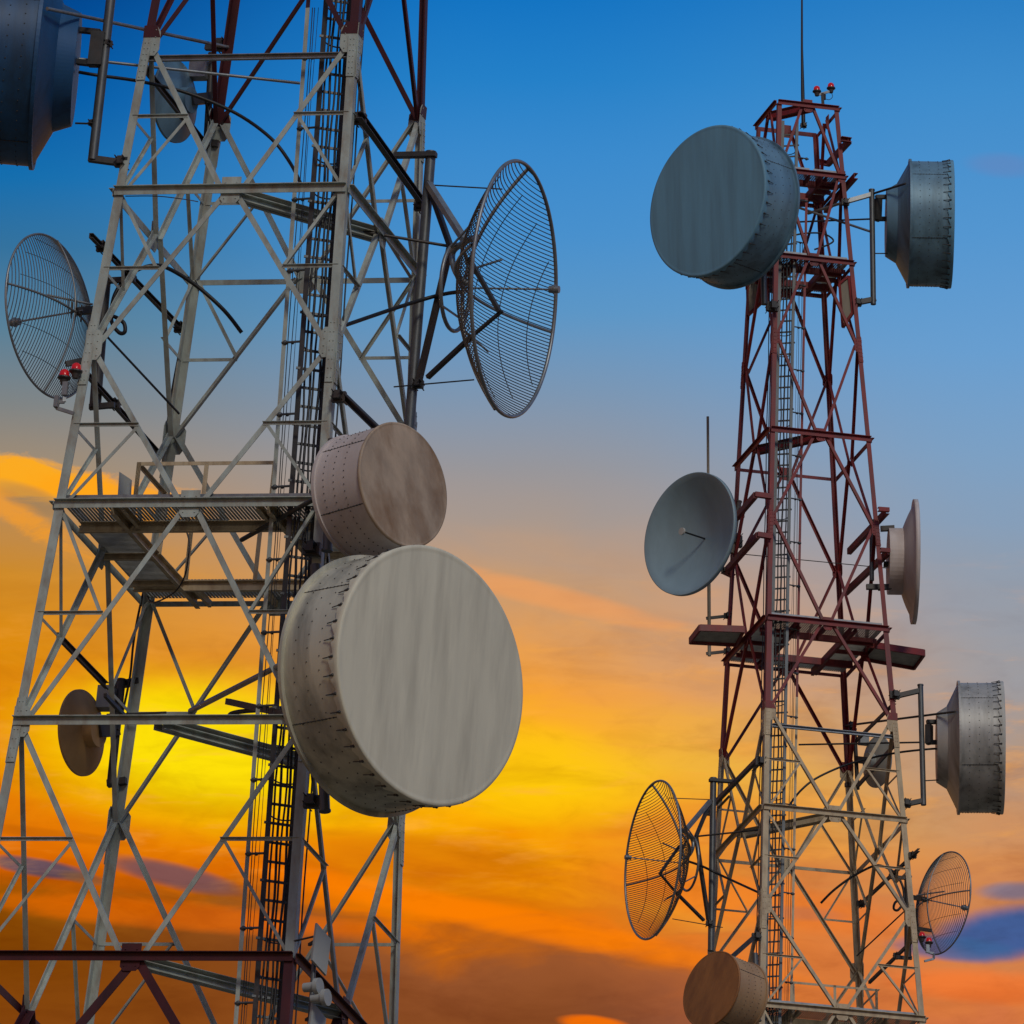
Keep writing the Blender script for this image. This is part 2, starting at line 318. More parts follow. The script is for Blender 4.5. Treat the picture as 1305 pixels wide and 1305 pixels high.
def build_tower(T, label, top_shown, redlow):
    WHITE, RED = T.paint
    base = T.W(0, 0, -(T.t.z)/T.Z.z); root = thing('lattice_tower', label, 'tower', base)
    zb = -(T.t.z)/T.Z.z
    def fn(f):   # outward normal of a face
        return {'AB': -T.Y, 'CD': T.Y, 'AC': -T.X, 'BD': T.X}[f]
    lowz = [T.z[0]]; step = 3.7
    while lowz[-1]-step > zb+2: lowz.append(lowz[-1]-step); step *= 1.08
    lowz.append(zb)
    cuts = [T.z[5], T.z[0]]
    band = lambda z: 1 if (z > T.z[5]+.01 or (z < T.z[0]+.01 and int((T.z[0]-z)/12) % 2 == 0)) else 0
    # legs
    for c, (a, b) in {'A': (-1, -1), 'B': (1, -1), 'C': (-1, 1), 'D': (1, 1)}.items():
        mb = MB(); zz = sorted(set(lowz+T.z+[T.z[0]-12, T.z[0]-24, T.z[0]-36, T.z[0]-48]))
        zz = [z for z in zz if z >= zb-.01]
        for i in range(len(zz)-1):
            zm = (zz[i]+zz[i+1])/2; wd = .135 if zm < T.z[4] else .125 if zm < T.z[6] else .105
            mb.angle(T.corner(c, zz[i]), T.corner(c, zz[i+1]), -T.X*a, -T.Y*b, wd, .022, band(zm))
        # splice plates with bolt rows
        for i in (1, 3, 5, 7, 9):
            z = T.z[i]; L = .62 if i < 6 else .42; wd = .128 if i < 6 else .098
            for (o, s_, nn) in ((T.Y*b, -T.X*a, T.Y*b), (T.X*a, -T.Y*b, T.X*a)):
                p0 = T.corner(c, z-L)+o*.004; p1 = T.corner(c, z+L*(.6 if i != 5 else .02))+o*.004
                mb.plate([p0+s_*.012, p0+s_*wd, p1+s_*wd, p1+s_*.012], nn, .014, band(z) if i != 5 else 0)
                for k in range(7):
                    for q in (.3, .7):
                        mb.ball(p0.lerp(p1, (k+.5)/7)+s_*wd*q+nn*.017, .011, band(z) if i != 5 else 0, 5, 3)
        mb.build('leg', [WHITE, RED, DARK], root)
    rest = MB()
    def member(name, p0, p1, f, wd, z, shown, t=.012, flip=1, lip=False):
        mb = MB() if shown else rest
        d = (p1-p0).normalized(); n_ = fn(f); ip = n_.cross(d)*flip
        if lip: mb.angle(p0-n_*.03+T.Z*wd*.5, p1-n_*.03+T.Z*wd*.5, -T.Z, n_, wd, t, band(z), wd*.8)
        else: mb.angle(p0-n_*.03, p1-n_*.03, ip, -n_, wd, t, band(z))
        if shown: mb.build(name, [WHITE, RED], root)
    def gusset(mb, p, f, w_, h_, mi, dn=.0):
        n_ = fn(f); side = n_.cross(T.Z); o = p-T.Z*dn+n_*.004
        mb.plate([o+side*w_*.5-T.Z*h_*.35, o+side*w_*.32-T.Z*h_*.5, o-side*w_*.32-T.Z*h_*.5, o-side*w_*.5-T.Z*h_*.35, o-side*w_*.5+T.Z*h_*.5, o+side*w_*.5+T.Z*h_*.5], n_, .012, mi)
        for i in range(4):
            for s_ in (-1, 1): mb.ball(o+side*w_*.30*s_+T.Z*h_*(-.32+.2*i)+n_*.017, .011, mi, 5, 3)
    ntop = 12
    for i in range(ntop):
        zi, zj = T.z[i], T.z[i+1]; shown = i < top_shown
        zM, zN = (zi, zj) if i % 2 == 0 else (zj, zi)
        zc = (zi+zj)/2
        for f, (c1, c2) in FACES.items():
            for k, c in enumerate((c1, c2)):
                inw = (T.corner(c2 if k == 0 else c1, zN)-T.corner(c, zN)).normalized()
                pm = T.mid(f, zM)+(-inw)*.10; pl = T.corner(c, zN)+inw*.12
                wd = .076 if i < 5 else .072 if i < 8 else .066
                member('diagonal_brace', pm, pl, f, wd, zc, shown, flip=1 if k == 0 else -1)
                if i < 5:
                    q = pm.lerp(pl, .5); zq = T.loc(q).z
                    member('strut', q, T.corner(c, zq)+inw*.05, f, .05, zc, shown, .008, lip=True)
                    member('redundant_brace', q-inw*.02, T.corner(c, zM)+inw*.09, f, .048, zc, shown, .008)
    # horizontals and gussets
    for i in range(13):
        shown = i <= top_shown; z = T.z[i]
        for f, (c1, c2) in FACES.items():
            if i % 2 == 0 or (i == 1 and f in ('AB',)) or (i == 11 and T is T2):
                wd = .125 if i in (0, 1, 2, 4, 6, 8, 10) and f != 'CD' else .08
                if i >= 10: wd = .11
                mb = MB() if shown else rest
                n_ = fn(f); p0, p1 = T.corner(c1, z)+n_*.026, T.corner(c2, z)+n_*.026
                mb.angle(p0+T.Z*wd*.5, p1+T.Z*wd*.5, -T.Z, n_, wd, .012, 1 if (i >= 6 or i == 0) else 0, wd*.6)
                if shown: mb.build('horizontal_beam', [WHITE, RED], root)
            if i == 3 and f == 'CD' or i == 3:
                pass
            gm = MB() if shown else rest
            if i % 2 == 0:
                s_ = (.29, .30) if i < 6 else (.22, .24)
                gusset(gm, T.mid(f, z)+fn(f)*(-.016), f, s_[0], s_[1]*1.35, 1 if (i >= 6) else (0 if i else 1), .0)
                if shown: gm.build('gusset_plate', [WHITE, RED, DARK], root)
            else:
                for c, o in ((c1, 1), (c2, -1)):
                    gm = MB() if shown else rest
                    side = (T.corner(c2, z)-T.corner(c1, z)).normalized()*o
                    h_ = .46 if i < 6 else .32; wd = .25 if i < 6 else .18
                    n_ = fn(f); p = T.corner(c, z)
                    mi = 1 if i > 5 else 0
                    gm.plate([p-T.Z*h_*.5, p+side*wd*.75-T.Z*h_*.5, p+side*wd-T.Z*h_*.3, p+side*wd+T.Z*h_*.3, p+side*wd*.75+T.Z*h_*.5, p+T.Z*h_*.5], n_, .010, mi)
                    if i == 5: gm.plate([p+T.Z*h_*.12-n_*.004, p+side*wd*1.01+T.Z*h_*.12-n_*.004, p+side*wd*.75+T.Z*h_*.52-n_*.004, p+T.Z*h_*.52-n_*.004], n_, .020, 1)
                    for k in range(4): gm.ball(p+side*wd*.72+T.Z*h_*(-.36+.24*k)+n_*.015, .011, mi, 5, 3)
                    if shown: gm.build('gusset_plate', [WHITE, RED, DARK], root)
    # plan bracing: deep double beams from the middle of the near face to the middle of the right-hand face
    for i in ([0, 1, 4] if T is T1 else [1, 4, 8, 12]):
        z = T.z[i]; mi = 1 if (i > 5) else 0
        mb = MB(); a, b = T.mid('AB', z), T.mid('BD', z)
        d = (b-a).normalized(); e = d.cross(T.Z)*T.m
        mb.channel(a+d*.05-T.Z*.06, b-d*.02-T.Z*.06, T.Z, .08, .11, .012, mi); mb.plate([a+e*.05+T.Z*.06, b+e*.05+T.Z*.06, b-e*.26+T.Z*.06, a-e*.26+T.Z*.06], T.Z, .008, mi)
        mb.channel(a-e*.29+d*.05, b-e*.29, T.Z, .06, .09, .012, mi)
        mb.build('plan_brace', [WHITE, RED], root)
    # bracing under the part in view, down to the ground
    for i in range(len(lowz)-1):
        za, zc_ = lowz[i], lowz[i+1]
        for f, (c1, c2) in FACES.items():
            n_ = fn(f)
            for c in (c1, c2):
                a, b = (T.mid(f, za), T.corner(c, zc_)) if i % 2 == 0 else (T.corner(c, za), T.mid(f, zc_))
                (rest).angle(a-n_*.03, b-n_*.03, n_.cross((b-a).normalized()), -n_, .13, .014, band((za+zc_)/2))
            if i % 2 and i < len(lowz)-2:
                rest.angle(T.corner(c1, zc_)+n_*.026, T.corner(c2, zc_)+n_*.026, -T.Z, -n_, .14, .012, band(zc_))
    rb_ = rest.build('bracing', [WHITE, RED, DARK], root); rb_['kind'] = 'stuff'
    return root, zb
def platform(T, root, i, mi, wing=None, wid=.85, rail=True, sides=('AB', 'AC', 'CD', 'BD'), gap=None):
    """walkway round the inside of the tower at level i"""
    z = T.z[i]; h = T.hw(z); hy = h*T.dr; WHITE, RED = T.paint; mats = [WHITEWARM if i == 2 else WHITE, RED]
    wid = min(wid, h*.62)
    pl = bpy.data.objects.new('platform', None); sc.collection.objects.link(pl); pl.parent = root; pl.location = T.W(0, 0, z)-root.location; pl['kind'] = 'thing'
    fr = MB(); gr = MB(); tb = MB(); zf = z+.06
    hi, hiy = h-wid, hy-wid
    def rect(x0, x1, y0, y1, alongx):
        # grating slats + bearers
        n = int(((x1-x0) if alongx else (y1-y0))/.052)
        for k in range(n):
            a = (k+.5)/n
            if alongx: p0, p1 = T.W(x0+(x1-x0)*a, y0, zf), T.W(x0+(x1-x0)*a, y1, zf)
            else: p0, p1 = T.W(x0, y0+(y1-y0)*a, zf), T.W(x1, y0+(y1-y0)*a, zf)
            gr.box(p0, p1, T.Z, .038, .008)
    s_ = .06
    rect(-h+s_, h-s_, -hy+s_, -hiy, True); rect(-h+s_, h-s_, hiy, hy-s_, True)
    rect(-h+s_, -hi, -hiy+.004, hiy-.004, False)
    if 'BD' in sides: rect(hi, h-s_, -hiy+.004, hiy-.004, False)
    for (x0, y0, x1, y1) in ((-h+.1, -hiy, h-.1, -hiy), (-h+.1, hiy, h-.1, hiy), (-hi, -hy+.1, -hi, hy-.1), (hi, -hy+.1, hi, hy-.1)):
        dz = 0 if y0 == y1 else -.003
        fr.channel(T.W(x0, y0, z-.04+dz), T.W(x1, y1, z-.04+dz), T.Z, .07, .16, .012, mi)
    for a in (-.5, .0, .5):
        fr.channel(T.W(h*a, -hy+.05, z-.035), T.W(h*a, -hiy-.04, z-.035), T.Z, .05, .1, .01, mi); fr.channel(T.W(h*a, hy-.05, z-.035), T.W(h*a, hiy+.04, z-.035), T.Z, .05, .1, .01, mi)
        fr.channel(T.W(-h+.05, hy*a*1.1, z-.035), T.W(-hi-.04, hy*a*1.1, z-.035), T.Z, .05, .1, .01, mi); fr.channel(T.W(h-.05, hy*a*1.1, z-.035), T.W(hi+.04, hy*a*1.1, z-.035), T.Z, .05, .1, .01, mi)
    # toe boards
    for (x0, y0, x1, y1) in ((-h+.12, -hy+.09, -.1, -hy+.09), (0, -hy+.09, h-.12, -hy+.09), (-h+.12, hy-.1, h-.1, hy-.1), (-h+.1, -hy+.2, -h+.1, hy-.2)):
        tb.box(T.W(x0, y0, z+.125), T.W(x1, y1, z+.125), T.Z, .008, .10)
    fr.build('frame', mats, pl); gr.build('grating', GRATE, pl); tb.build('toe_board', GALV, pl)
    if rail:
        rm = MB(); H = .95; q, qy = hi, hiy
        for (x0, y0, x1, y1, n) in ((-q, -qy, q*.75, -qy, 3), (-q, -qy, -q, qy, 3), (-q, qy, q*.8, qy, 3)):
            rm.angle(T.W(x0, y0, z+H), T.W(x1, y1, z+H), -T.Z, T.Y, .055, .008, 0)
            for k in range(n):
                a = k/(n-1); x, y = x0+(x1-x0)*a, y0+(y1-y0)*a
                rm.angle(T.W(x, y, z), T.W(x, y, z+H), T.X, T.Y, .065, .008, 0)
        rm.build('railing', mats, pl)
    for wq in (wing or []):
        pts = [T.P(px, py, z=z+.02) for px, py in wq]
        wm = MB()
        for k in range(4):
            wm.box(pts[k], pts[(k+1) % 4], T.Z, .05, .16, 1)
        n = 26
        for k in range(n):
            a = (k+.5)/n; wm.box(pts[0].lerp(pts[3], a), pts[1].lerp(pts[2], a), T.Z, .040, .008, 0)
        wm.build('wing', [GRATE, RED], pl)
    return pl
def ladder(T, root, off, z0, z1, rung_dir, width, ncab):
    """caged ladder with its cable bundle, running up beside the near right leg"""
    WHITE, RED = T.paint
    lr = bpy.data.objects.new('ladder', None); sc.collection.objects.link(lr); lr.parent = root; lr.location = Vector((0, 0, 0)); lr['kind'] = 'thing'
    def cpos(z, a=0., b=0.):
        h = T.hw(z); e = (T.X*rung_dir[0]+T.Y*rung_dir[1]).normalized(); q = e.cross(T.Z)*T.m
        return T.W(h+off[0], -h*T.dr+off[1], z)+e*a+q*b
    lr.location = cpos(z0)-root.location
    zs = [z0]
    while zs[-1] < z1: zs.append(zs[-1]+1.0)
    rl = MB(); rl2 = MB(); rg = MB(); cg = MB()
    for i in range(len(zs)-1):
        a, b = zs[i], zs[i+1]
        k_ = 1 if T is T1 else 1.5
        rl.box(cpos(a, -width/2), cpos(b, -width/2), T.Y, .07, .03*k_)
        rl2.box(cpos(a, width/2), cpos(b, width/2), T.Y, .10, .05*k_)
    z = z0+.1; k = 0
    while z < z1:
        rg = MB(); rg.box(cpos(z, -width/2-(.06 if k % 3 == 0 else 0)), cpos(z, width/2), T.Z, .03, .034); rg.build('rung', STEEL, lr); z += .29; k += 1
    z = z0+.7
    while z < z1:
        for dz in (0, .55):
            pts = [cpos(z+dz, width/2*math.cos(t_)*1.25+.05, -.36*math.sin(t_)) for t_ in [math.pi*j/10 for j in range(11)]]
            cg.tube(pts, .012, 5)
        z += 2.4
    for ang in (.25, .42):
        t_ = math.pi*ang; cg.tube([cpos(zz, width/2*math.cos(t_)*1.25+.05+.08, -.36*math.sin(t_)) for zz in zs], .012, 5)
    rmat = DARK if T is T1 else STEEL; rl.build('rail', rmat, lr); rl2.build('rail', rmat, lr); cg.build('cage', STEEL, lr)
    cb = MB()
    for j in range(ncab):
        ph = random.random()*6; x0 = -width/2+.07+j*(width-.1)/ncab
        cb.tube([cpos(z_, x0+.012*math.sin(z_*1.7+ph)+.008*math.sin(z_*4.1+ph*2), .06+.02*math.sin(z_*1.3+j)) for z_ in [z0+.35*k for k in range(int((z1-(1.5)-z0)/.35))]], .019 if j % 2 else .015, 6)
    for j, x_ in enumerate((.28, .33)):
        cb.tube([cpos(z_, width/2+x_-.12+.006*math.sin(z_*2+j), 0) for z_ in [z0+.5*k for k in range(int((z1-2-z0)/.5))]], .013, 5)
    cb.build('cable_bundle', BLACK, lr)
    # conduit pole left of the ladder with its stand-off arms
    cp = MB(); ca = MB()
    pz = lambda z: T.W(T.hw(z)+off[0]-.50, -T.hw(z)*T.dr+off[1]+.02, z)
    for i in range(len(zs)-3):
        cp.angle(pz(zs[i]), pz(zs[i+1]), T.X, T.Y, .06, .01, 1 if zs[i] > T.z[5] else 0)
    for j, (dx, rr) in enumerate(((.10, .007), (.15, .006), (.19, .004))):
        ca.tube([pz(z_)+T.X*(dx+.012*math.sin(z_*.9+j*2)) for z_ in [z0+.6*k for k in range(int((z1-2-z0)/.6))]], rr, 4)
    z = z0+.4
    while z < z1:
        am = MB(); am.tube([pz(z), cpos(z-.02, -width/2)], .018, 6); am.ball(pz(z)+T.X*.05, .04, 0, 6, 4); am.ball(pz(z)+T.X*.16, .03, 0, 6, 4); am.build('standoff', STEEL, lr); z += 1.12
    cp.build('conduit', [WHITE, RED], lr); ca.build('guide_wire', BLACK, lr)
    return lr
R1, zb1 = build_tower(T1, 'large white lattice tower at the left with red bands at its top and bottom', 6, True)
R2, zb2 = build_tower(T2, 'smaller red and white lattice tower at the right, its pointed red top in view', 12, True)
platform(T1, R1, 2, 0)
platform(T2, R2, 2, 0)
platform(T2, R2, 6, 1, wing=[[(879, 817), (892, 800), (948, 802), (938, 820)], [(1106, 821), (1178, 832), (1165, 850), (1100, 838)]], rail=False)
platform(T2, R2, 10, 1, rail=False); platform(T2, R2, 11, 1, rail=False)
ladder(T1, R1, (-.42, .30), -15, 6, (.9, .42), .36, 4)
ladder(T2, R2, (-.40, .30), -8, 17.7, (.9, .42), .36, 3)

# ------------------------------------------------------------------ antennas
def frame(T, c, a, b, ang, toward, v=None, u=None):
    """centre, radius and axes of a round rim"""
    p = T.P(c[0], c[1], v=v, u=u); r = (p-CAM).normalized(); D = (p-CAM).dot(IF)
    ct = min(1, b/a); st = math.sqrt(1-ct*ct); aa = R(ang)
    ir = (IR-r*IR.dot(r)).normalized(); iu = r.cross(ir)*-1
    if iu.dot(IU) < 0: iu = -iu
    n = (ir*math.cos(aa)+iu*math.sin(aa))*st-r*toward*ct; n.normalize()
    e2 = (T.Z-n*T.Z.dot(n)).normalized(); e1 = e2.cross(n).normalized()
    return p, a*D/FPX, n, e1, e2
def pole_and(T, root, pts, r=.06, name='mounting_pole', m=None):
    mb = MB(); mb.tube(pts, r, 12)
    if m is None: m = STEEL
    mb.tube([pts[0], pts[0]+(pts[0]-pts[-1]).normalized()*.03], r*1.15, 12)
    return mb.build(name, m or GALV, root)
def bar(root, p, q, w=.05, h=.05, m=None, name='strut', kind='box', up=None):
    mb = MB(); up = up or Vector((0, 0, 1))
    if kind == 'tube': mb.tube([p, q], w/2, 10)
    elif kind == 'channel': mb.channel(p, q, up, w, h, .012)
    else: mb.box(p, q, up, w, h)
    return mb.build(name, m or GALV, root)
def clamp(root, p, T, s=.16, m=None):
    mb = MB(); k = s
    mb.box(p-T.X*k*.6, p+T.X*k*.6, T.Z, k*.45, k*.9); mb.box(p-T.Y*k*.7+T.Z*.01, p+T.Y*k*.7+T.Z*.01, T.Z, k*.5, k*.7)
    for dz in (-.3, .3):
        for sx_ in (-.35, .35):
            mb.tube([p-T.Y*k*1.1+T.X*k*sx_+T.Z*k*dz, p+T.Y*k*1.1+T.X*k*sx_+T.Z*k*dz], .010, 5)
    return mb.build('clamp', m or DARK, root)
def drum(T, label, c, a, b, ang, toward, L, v=None, u=None, face=RADOME, shell=SHELL, springs=True, at='front', back=((.16, .70), (.30, .56)), gname='shrouded drum antennas', rivet=True):
    p, r, n, e1, e2 = frame(T, c, a, b, ang, toward, v, u)
    if at == 'back': p = p+n*L*r
    root = thing('drum_antenna', label, 'microwave antenna', p, gname)
    # shell: cylinder between the two rims, closed behind by a stepped dome
    mb = MB(); Lr = L*r; prof = [(-.03, r*.985), (-Lr*.25, r*.985), (-Lr*.5, r*.985), (-Lr*.75, r*.985), (-Lr, r*.985)]
    mb.lathe(prof, p, n, e1, e2, 96)
    for k in range(3 if rivet else 0):     # riveted seams and rows
        for i in range(56):
            th = 2*math.pi*i/56+.03*k; mb.ball(p+n*(-Lr*(.35+.22*k))+(e1*math.cos(th)+e2*math.sin(th))*r*.986, .0115, 1, 5, 3)
    if rivet:
        for th in (R(20), R(85), R(150), R(215), R(290)):
            for i in range(13): mb.ball(p+n*(-Lr*(.12+.84*i/13))+(e1*math.cos(th)+e2*math.sin(th))*r*.986, .014, 1, 5, 3)
            mb.box(p-n*Lr*.06+(e1*math.cos(th)+e2*math.sin(th))*r*.987, p-n*Lr*.98+(e1*math.cos(th)+e2*math.sin(th))*r*.987, e1*math.cos(th)+e2*math.sin(th), .011, .004, 1)
    mb.build('shell', [shell, DARK], root)
    bk = MB(); prof = [(-Lr, r*.985), (-Lr-back[0][0]*r, r*back[0][1]), (-Lr-back[0][0]*r-.002, r*back[0][1]*.985), (-Lr-back[1][0]*r, r*back[1][1]), (-Lr-back[1][0]*r-.001, .02*r)]
    bk.lathe(prof, p, n, e1, e2, 96, smooth=False)
    bk.ball(p-n*(Lr+back[1][0]*r*.7)+(-e1*T.m*.0+e2*.28)*r-e1*r*.0, .03, 1)
    bk.build('back_cover', [shell, DARK], root)
    for (d0, rr, hh, k) in ((-Lr, 1.02, .035, 0),):
        rm = MB(); rm.lathe([(d0+hh, r*.985), (d0+hh, r*rr), (d0-hh*.6, r*rr), (d0-hh*.6, r*.97)], p, n, e1, e2, 96, smooth=False); rm.build('rim', shell, root)
    ra = MB()
    def wav(j, a_, r_, th):
        if j == 0: return a_-.02*r*(1+math.sin(th*44)*.5+math.sin(th*17+1)*.6)*(1 if springs else 0), r_+.006*r*math.sin(th*44)
        return a_, r_
    skirt = .055*r if springs else .03
    ra.lathe([(-skirt, r*1.004), (-skirt*.6, r*1.012), (0, r*1.014), (.018, r*1.008), (.022, r*.985), (.016, r*.972), (.018, r*.955), (.02, r*.6), (.021, r*.3), (.0215, .001)], p, n, e1, e2, 176 if springs else 96, mod=wav)
    ra.build('radome', face, root)
    if springs:
        first = None; ns = 44
        for i in range(ns):
            th = 2*math.pi*i/ns; er = e1*math.cos(th)+e2*math.sin(th); et = n.cross(er)
            o0 = p-n*skirt*.8+er*r*1.012; o1 = p-n*(skirt+.11*r)+er*r*.995
            sp = MB(); sp.tube([o0, o0.lerp(o1, .35)], .016, 6); sp.tube([o0.lerp(o1, .3), o1], .008, 5); sp.ball(o0.lerp(o1, .05), .024, 0, 6, 4)
            sp.build('tension_spring', DARK, root)
    return root, p, r, n, e1, e2
def mesh_dish(T, label, c, a, b, ang, toward, h, wires, wang, v=None, u=None, gname='open grid dish antennas', wr=.010, tube_r=.028, feed=.8):
    """open grid reflector: curved wires inside a round tube"""
    p, r, n, e1, e2 = frame(T, c, a, b, ang, toward, v, u)
    root = thing('grid_dish_antenna', label, 'grid antenna', p, gname); H = h*r
    q1 = e1*math.cos(R(wang))+e2*math.sin(R(wang)); q2 = n.cross(q1)
    S = lambda x, y: p+q1*x+q2*y-n*(H*(1-(x*x+y*y)/(r*r)))
    def arc(mb, y, rad, sw=False, nn=22, lim=1., off=0., sides=4):
        hx = math.sqrt(max(0, r*r-y*y))*lim
        if hx < .05: return
        pts = []
        for k in range(nn+1):
            x = -hx+2*hx*k/nn; pts.append((S(y, x) if sw else S(x, y))-n*off)
        mb.tube(pts, rad, sides, cap=False)
    g_ = MB()
    for i in range(wires):
        y = r*(-1+2*(i+.5)/wires); arc(g_, y, wr)
    g_.build('grid_wires', STEEL, root)
    rb = MB(); rb.tube([p+(e1*math.cos(t_)+e2*math.sin(t_))*r for t_ in [2*math.pi*k/96 for k in range(97)]], tube_r, 10, cap=False); rb.build('rim', GALV, root)
    for y in (-.72, -.42, .18, .52, .8):
        m_ = MB(); arc(m_, y*r, wr*.75, True, 26, .86); m_.build('rib', DARK, root)
    for sw in (True, False):
        m_ = MB(); arc(m_, 0, tube_r*(1.0 if sw else .85), sw, 26, 1., tube_r*1.2, 8); m_.build('spine', GALV, root)
    apex = p-n*H
    fr_ = MB(); tip = apex+n*feed*r
    fr_.tube([apex-n*.15, tip], .014, 6)
    for k in range(14): fr_.ball(apex.lerp(tip, .25+.68*k/14), .020, 0, 5, 3)
    fr_.build('feed_rod', GALV, root)
    ft = MB(); ft.tube([tip-n*.05, tip+n*.10], .055, 10); ft.tube([tip+n*.02, tip+n*.04], .075, 10); ft.build('feed_head', GALV, root)
    if tube_r < .02: return root, p, r, n, e1, e2, apex
    rg = MB(); rg.tube([apex-n*.16+(e1*math.cos(t_)+e2*math.sin(t_))*r*.34 for t_ in [2*math.pi*k/40 for k in range(41)]], .03, 8, cap=False)
    for t_ in range(4):
        er = e1*math.cos(R(45+90*t_))+e2*math.sin(R(45+90*t_)); rg.tube([apex-n*.16+er*r*.34, p+er*r*.55-n*H*(1-.3)], .018, 6)
    rg.build('support_ring', GALV, root)
    return root, p, r, n, e1, e2, apex
def solid_dish(T, label, c, a, b, ang, toward, h, v=None, u=None, lip=.06, hub=(.12, .3), mat=DISHW, gname='solid dish antennas', feed=0, name='dish_antenna'):
    p, r, n, e1, e2 = frame(T, c, a, b, ang, toward, v, u)
    root = thing(name, label, 'dish antenna', p, gname); H = h*r
    prof = [(-H*(1-k*k/144), r*k/12) for k in range(0, 13)]; prof[0] = (-H, .001)
    mb = MB(); out = [(d-.025, q) for d, q in reversed(prof)]
    mb.lathe(prof+[(0, r*1.012), (-lip*r, r*1.012), (-lip*r, r*.985)], p, n, e1, e2, 96)
    mb.lathe([(d-.028, q*1.0) for d, q in prof[:12]]+[(-lip*r, r*.985)], p, n, e1, e2, 96)
    mb.build('reflector', mat, root)
    hb = MB(); hb.lathe([(-H-hub[0]*r, .001), (-H-hub[0]*r, hub[1]*r), (-H*(1-hub[1]**2)-.02, hub[1]*r)], p, n, e1, e2, 48, smooth=False); hb.build('hub', mat, root)
    if feed:
        f_ = MB(); f_.tube([p-n*H, p-n*H+n*feed*r], .022, 8); f_.build('feed_rod', BLACK, root)
        f2 = MB(); f2.tube([p-n*H+n*feed*r, p-n*H+n*(feed*r+.05)], .09, 16); f2.build('feed_head', RADOME, root)
    return root, p, r, n, e1, e2, p-n*H

# ---- left tower -------------------------------------------------------------------------------
w4 = T1.hw(0)
def legv(T, z): return T.hw(z)*T.dr
# big drum
o, p, r, n, e1, e2 = drum(T1, 'largest grey drum antenna, its wide streaked face turned right on the left tower', (548, 861), 166, 115, 10.5, 1, .62, v=-T1.hw(-7.5)*T1.dr-1.75, face=RADOMEWARM, shell=SHELLWARM)
bkc = p-n*(.62+.28)*r
vz = T1.loc(bkc)
pp = lambda px, py, v: T1.P(px, py, v=v)
pv = -T1.hw(-7.5)*T1.dr-.33
pole_and(T1, o, [pp(402, 720, pv), pp(414, 1032, pv-.1)][::-1], .075)
for y_ in (1022, 752):
    q = pp(398 if y_ > 900 else 403, y_, pv+.06); clamp(o, q, T1, .2)
bar(o, bkc+n*.15, pp(408, 880, pv), .3, .3, DARK, 'bracket')
bar(o, T1.P(243, 906, v=T1.hw(-8.2)*T1.dr-.1), p-n*.62*r-e1*r*.9 if False else T1.P(368, 842, v=pv-.25), .085, .085, GALV, 'strut', 'tube')
bar(o, T1.P(290, 894, v=-.3), T1.P(372, 912, v=pv), .07, .09, DARK, 'strut')
# small drum
o, p, r, n, e1, e2 = drum(T1, 'smaller pale drum antenna with a brown stained face, just above the big one', (513, 618), 81, 52.5, 16, 1, 1.0, v=-T1.hw(-4.5)*T1.dr-1.35, face=WOOD, shell=SHELLPALE, springs=False)
bkc = p-n*1.3*r; pv = -T1.hw(-4.5)*T1.dr-.25
pole_and(T1, o, [pp(417, 700, pv), pp(424, 560, pv)], .07)
clamp(o, pp(398, 700, pv+.05), T1, .2)
bar(o, bkc+n*.1, pp(420, 640, pv), .25, .25, DARK, 'bracket')
bar(o, pp(308, 688, -.9), pp(404, 634, pv-.2), .07, .07, DARK, 'strut', 'tube')
bar(o, pp(438, 505, -T1.hw(-3)*T1.dr-.08), pp(505, 570, -T1.hw(-3)*T1.dr-.5), .09, .09, DARK, 'strut', 'channel')
clamp(o, pp(432, 506, -T1.hw(-3)*T1.dr-.1), T1, .17)
# grid dish, right of the left tower
o, p, r, n, e1, e2, apex = mesh_dish(T1, 'tall open grid dish with near level wires, right of the left tower', (655, 368), 163, 54, -1, 1, .40, 70, 1, v=.2, feed=.72, wr=.0085)
u_ = T1.hw(0)+.12
pole_and(T1, o, [T1.P(549, 196, v=.55), T1.P(521, 552, v=.55)], .075)
bar(o, T1.P(504, 198, v=.50), T1.P(556, 197, v=.50), .12, .07, DARK, 'bracket')
bar(o, T1.P(458, 146, u=T1.hw(1.3)+.10), T1.P(541, 262, u=T1.hw(.5)+.10), .09, .10, DARK, 'strut', 'channel', T1.Z)
clamp(o, T1.P(458, 152, u=T1.hw(1.3)+.03), T1, .17); clamp(o, T1.P(537, 262, u=T1.hw(.5)+.08), T1, .17)
knee = T1.P(574, 314, v=.35)
for a_, b_, wd in (((T1.P(545, 232, v=.5)), knee, .085), (T1.P(546, 234, v=.5), T1.P(592, 306, v=-.2), .10), (knee, T1.P(534, 484, v=.5), .09), (T1.P(545, 481, v=.45), T1.P(602, 428, v=.0), .07), (T1.P(602, 428, v=.0), T1.P(640, 396, v=-.2), .05), (T1.P(598, 330, v=0), T1.P(637, 398, v=-.2), .07)):
    bar(o, a_, b_, wd, wd*.8, GALV if wd > .095 else DARK, 'strut')
bar(o, T1.P(420, 288, v=-.4), knee, .045, .045, DARK, 'strut', 'tube'); bar(o, T1.P(552, 236, v=.5), T1.P(640, 241, v=.5), .022, .022, DARK, 'stay_rod', 'tube')
bar(o, T1.P(502, 493, v=.5), T1.P(604, 484, v=.2), .022, .022, DARK, 'stay_rod', 'tube')
mb = MB(); mb.tube(spline([T1.P(604, 303, v=-.6), T1.P(590, 310, v=-.2), T1.P(578, 320, v=.1), T1.P(577, 335, v=.1), T1.P(584, 352, v=.0), T1.P(596, 362, v=0)]), .045, 8); mb.build('elbow_pipe', GALV, o)
clamp(o, T1.P(533, 490, v=.5), T1, .13)
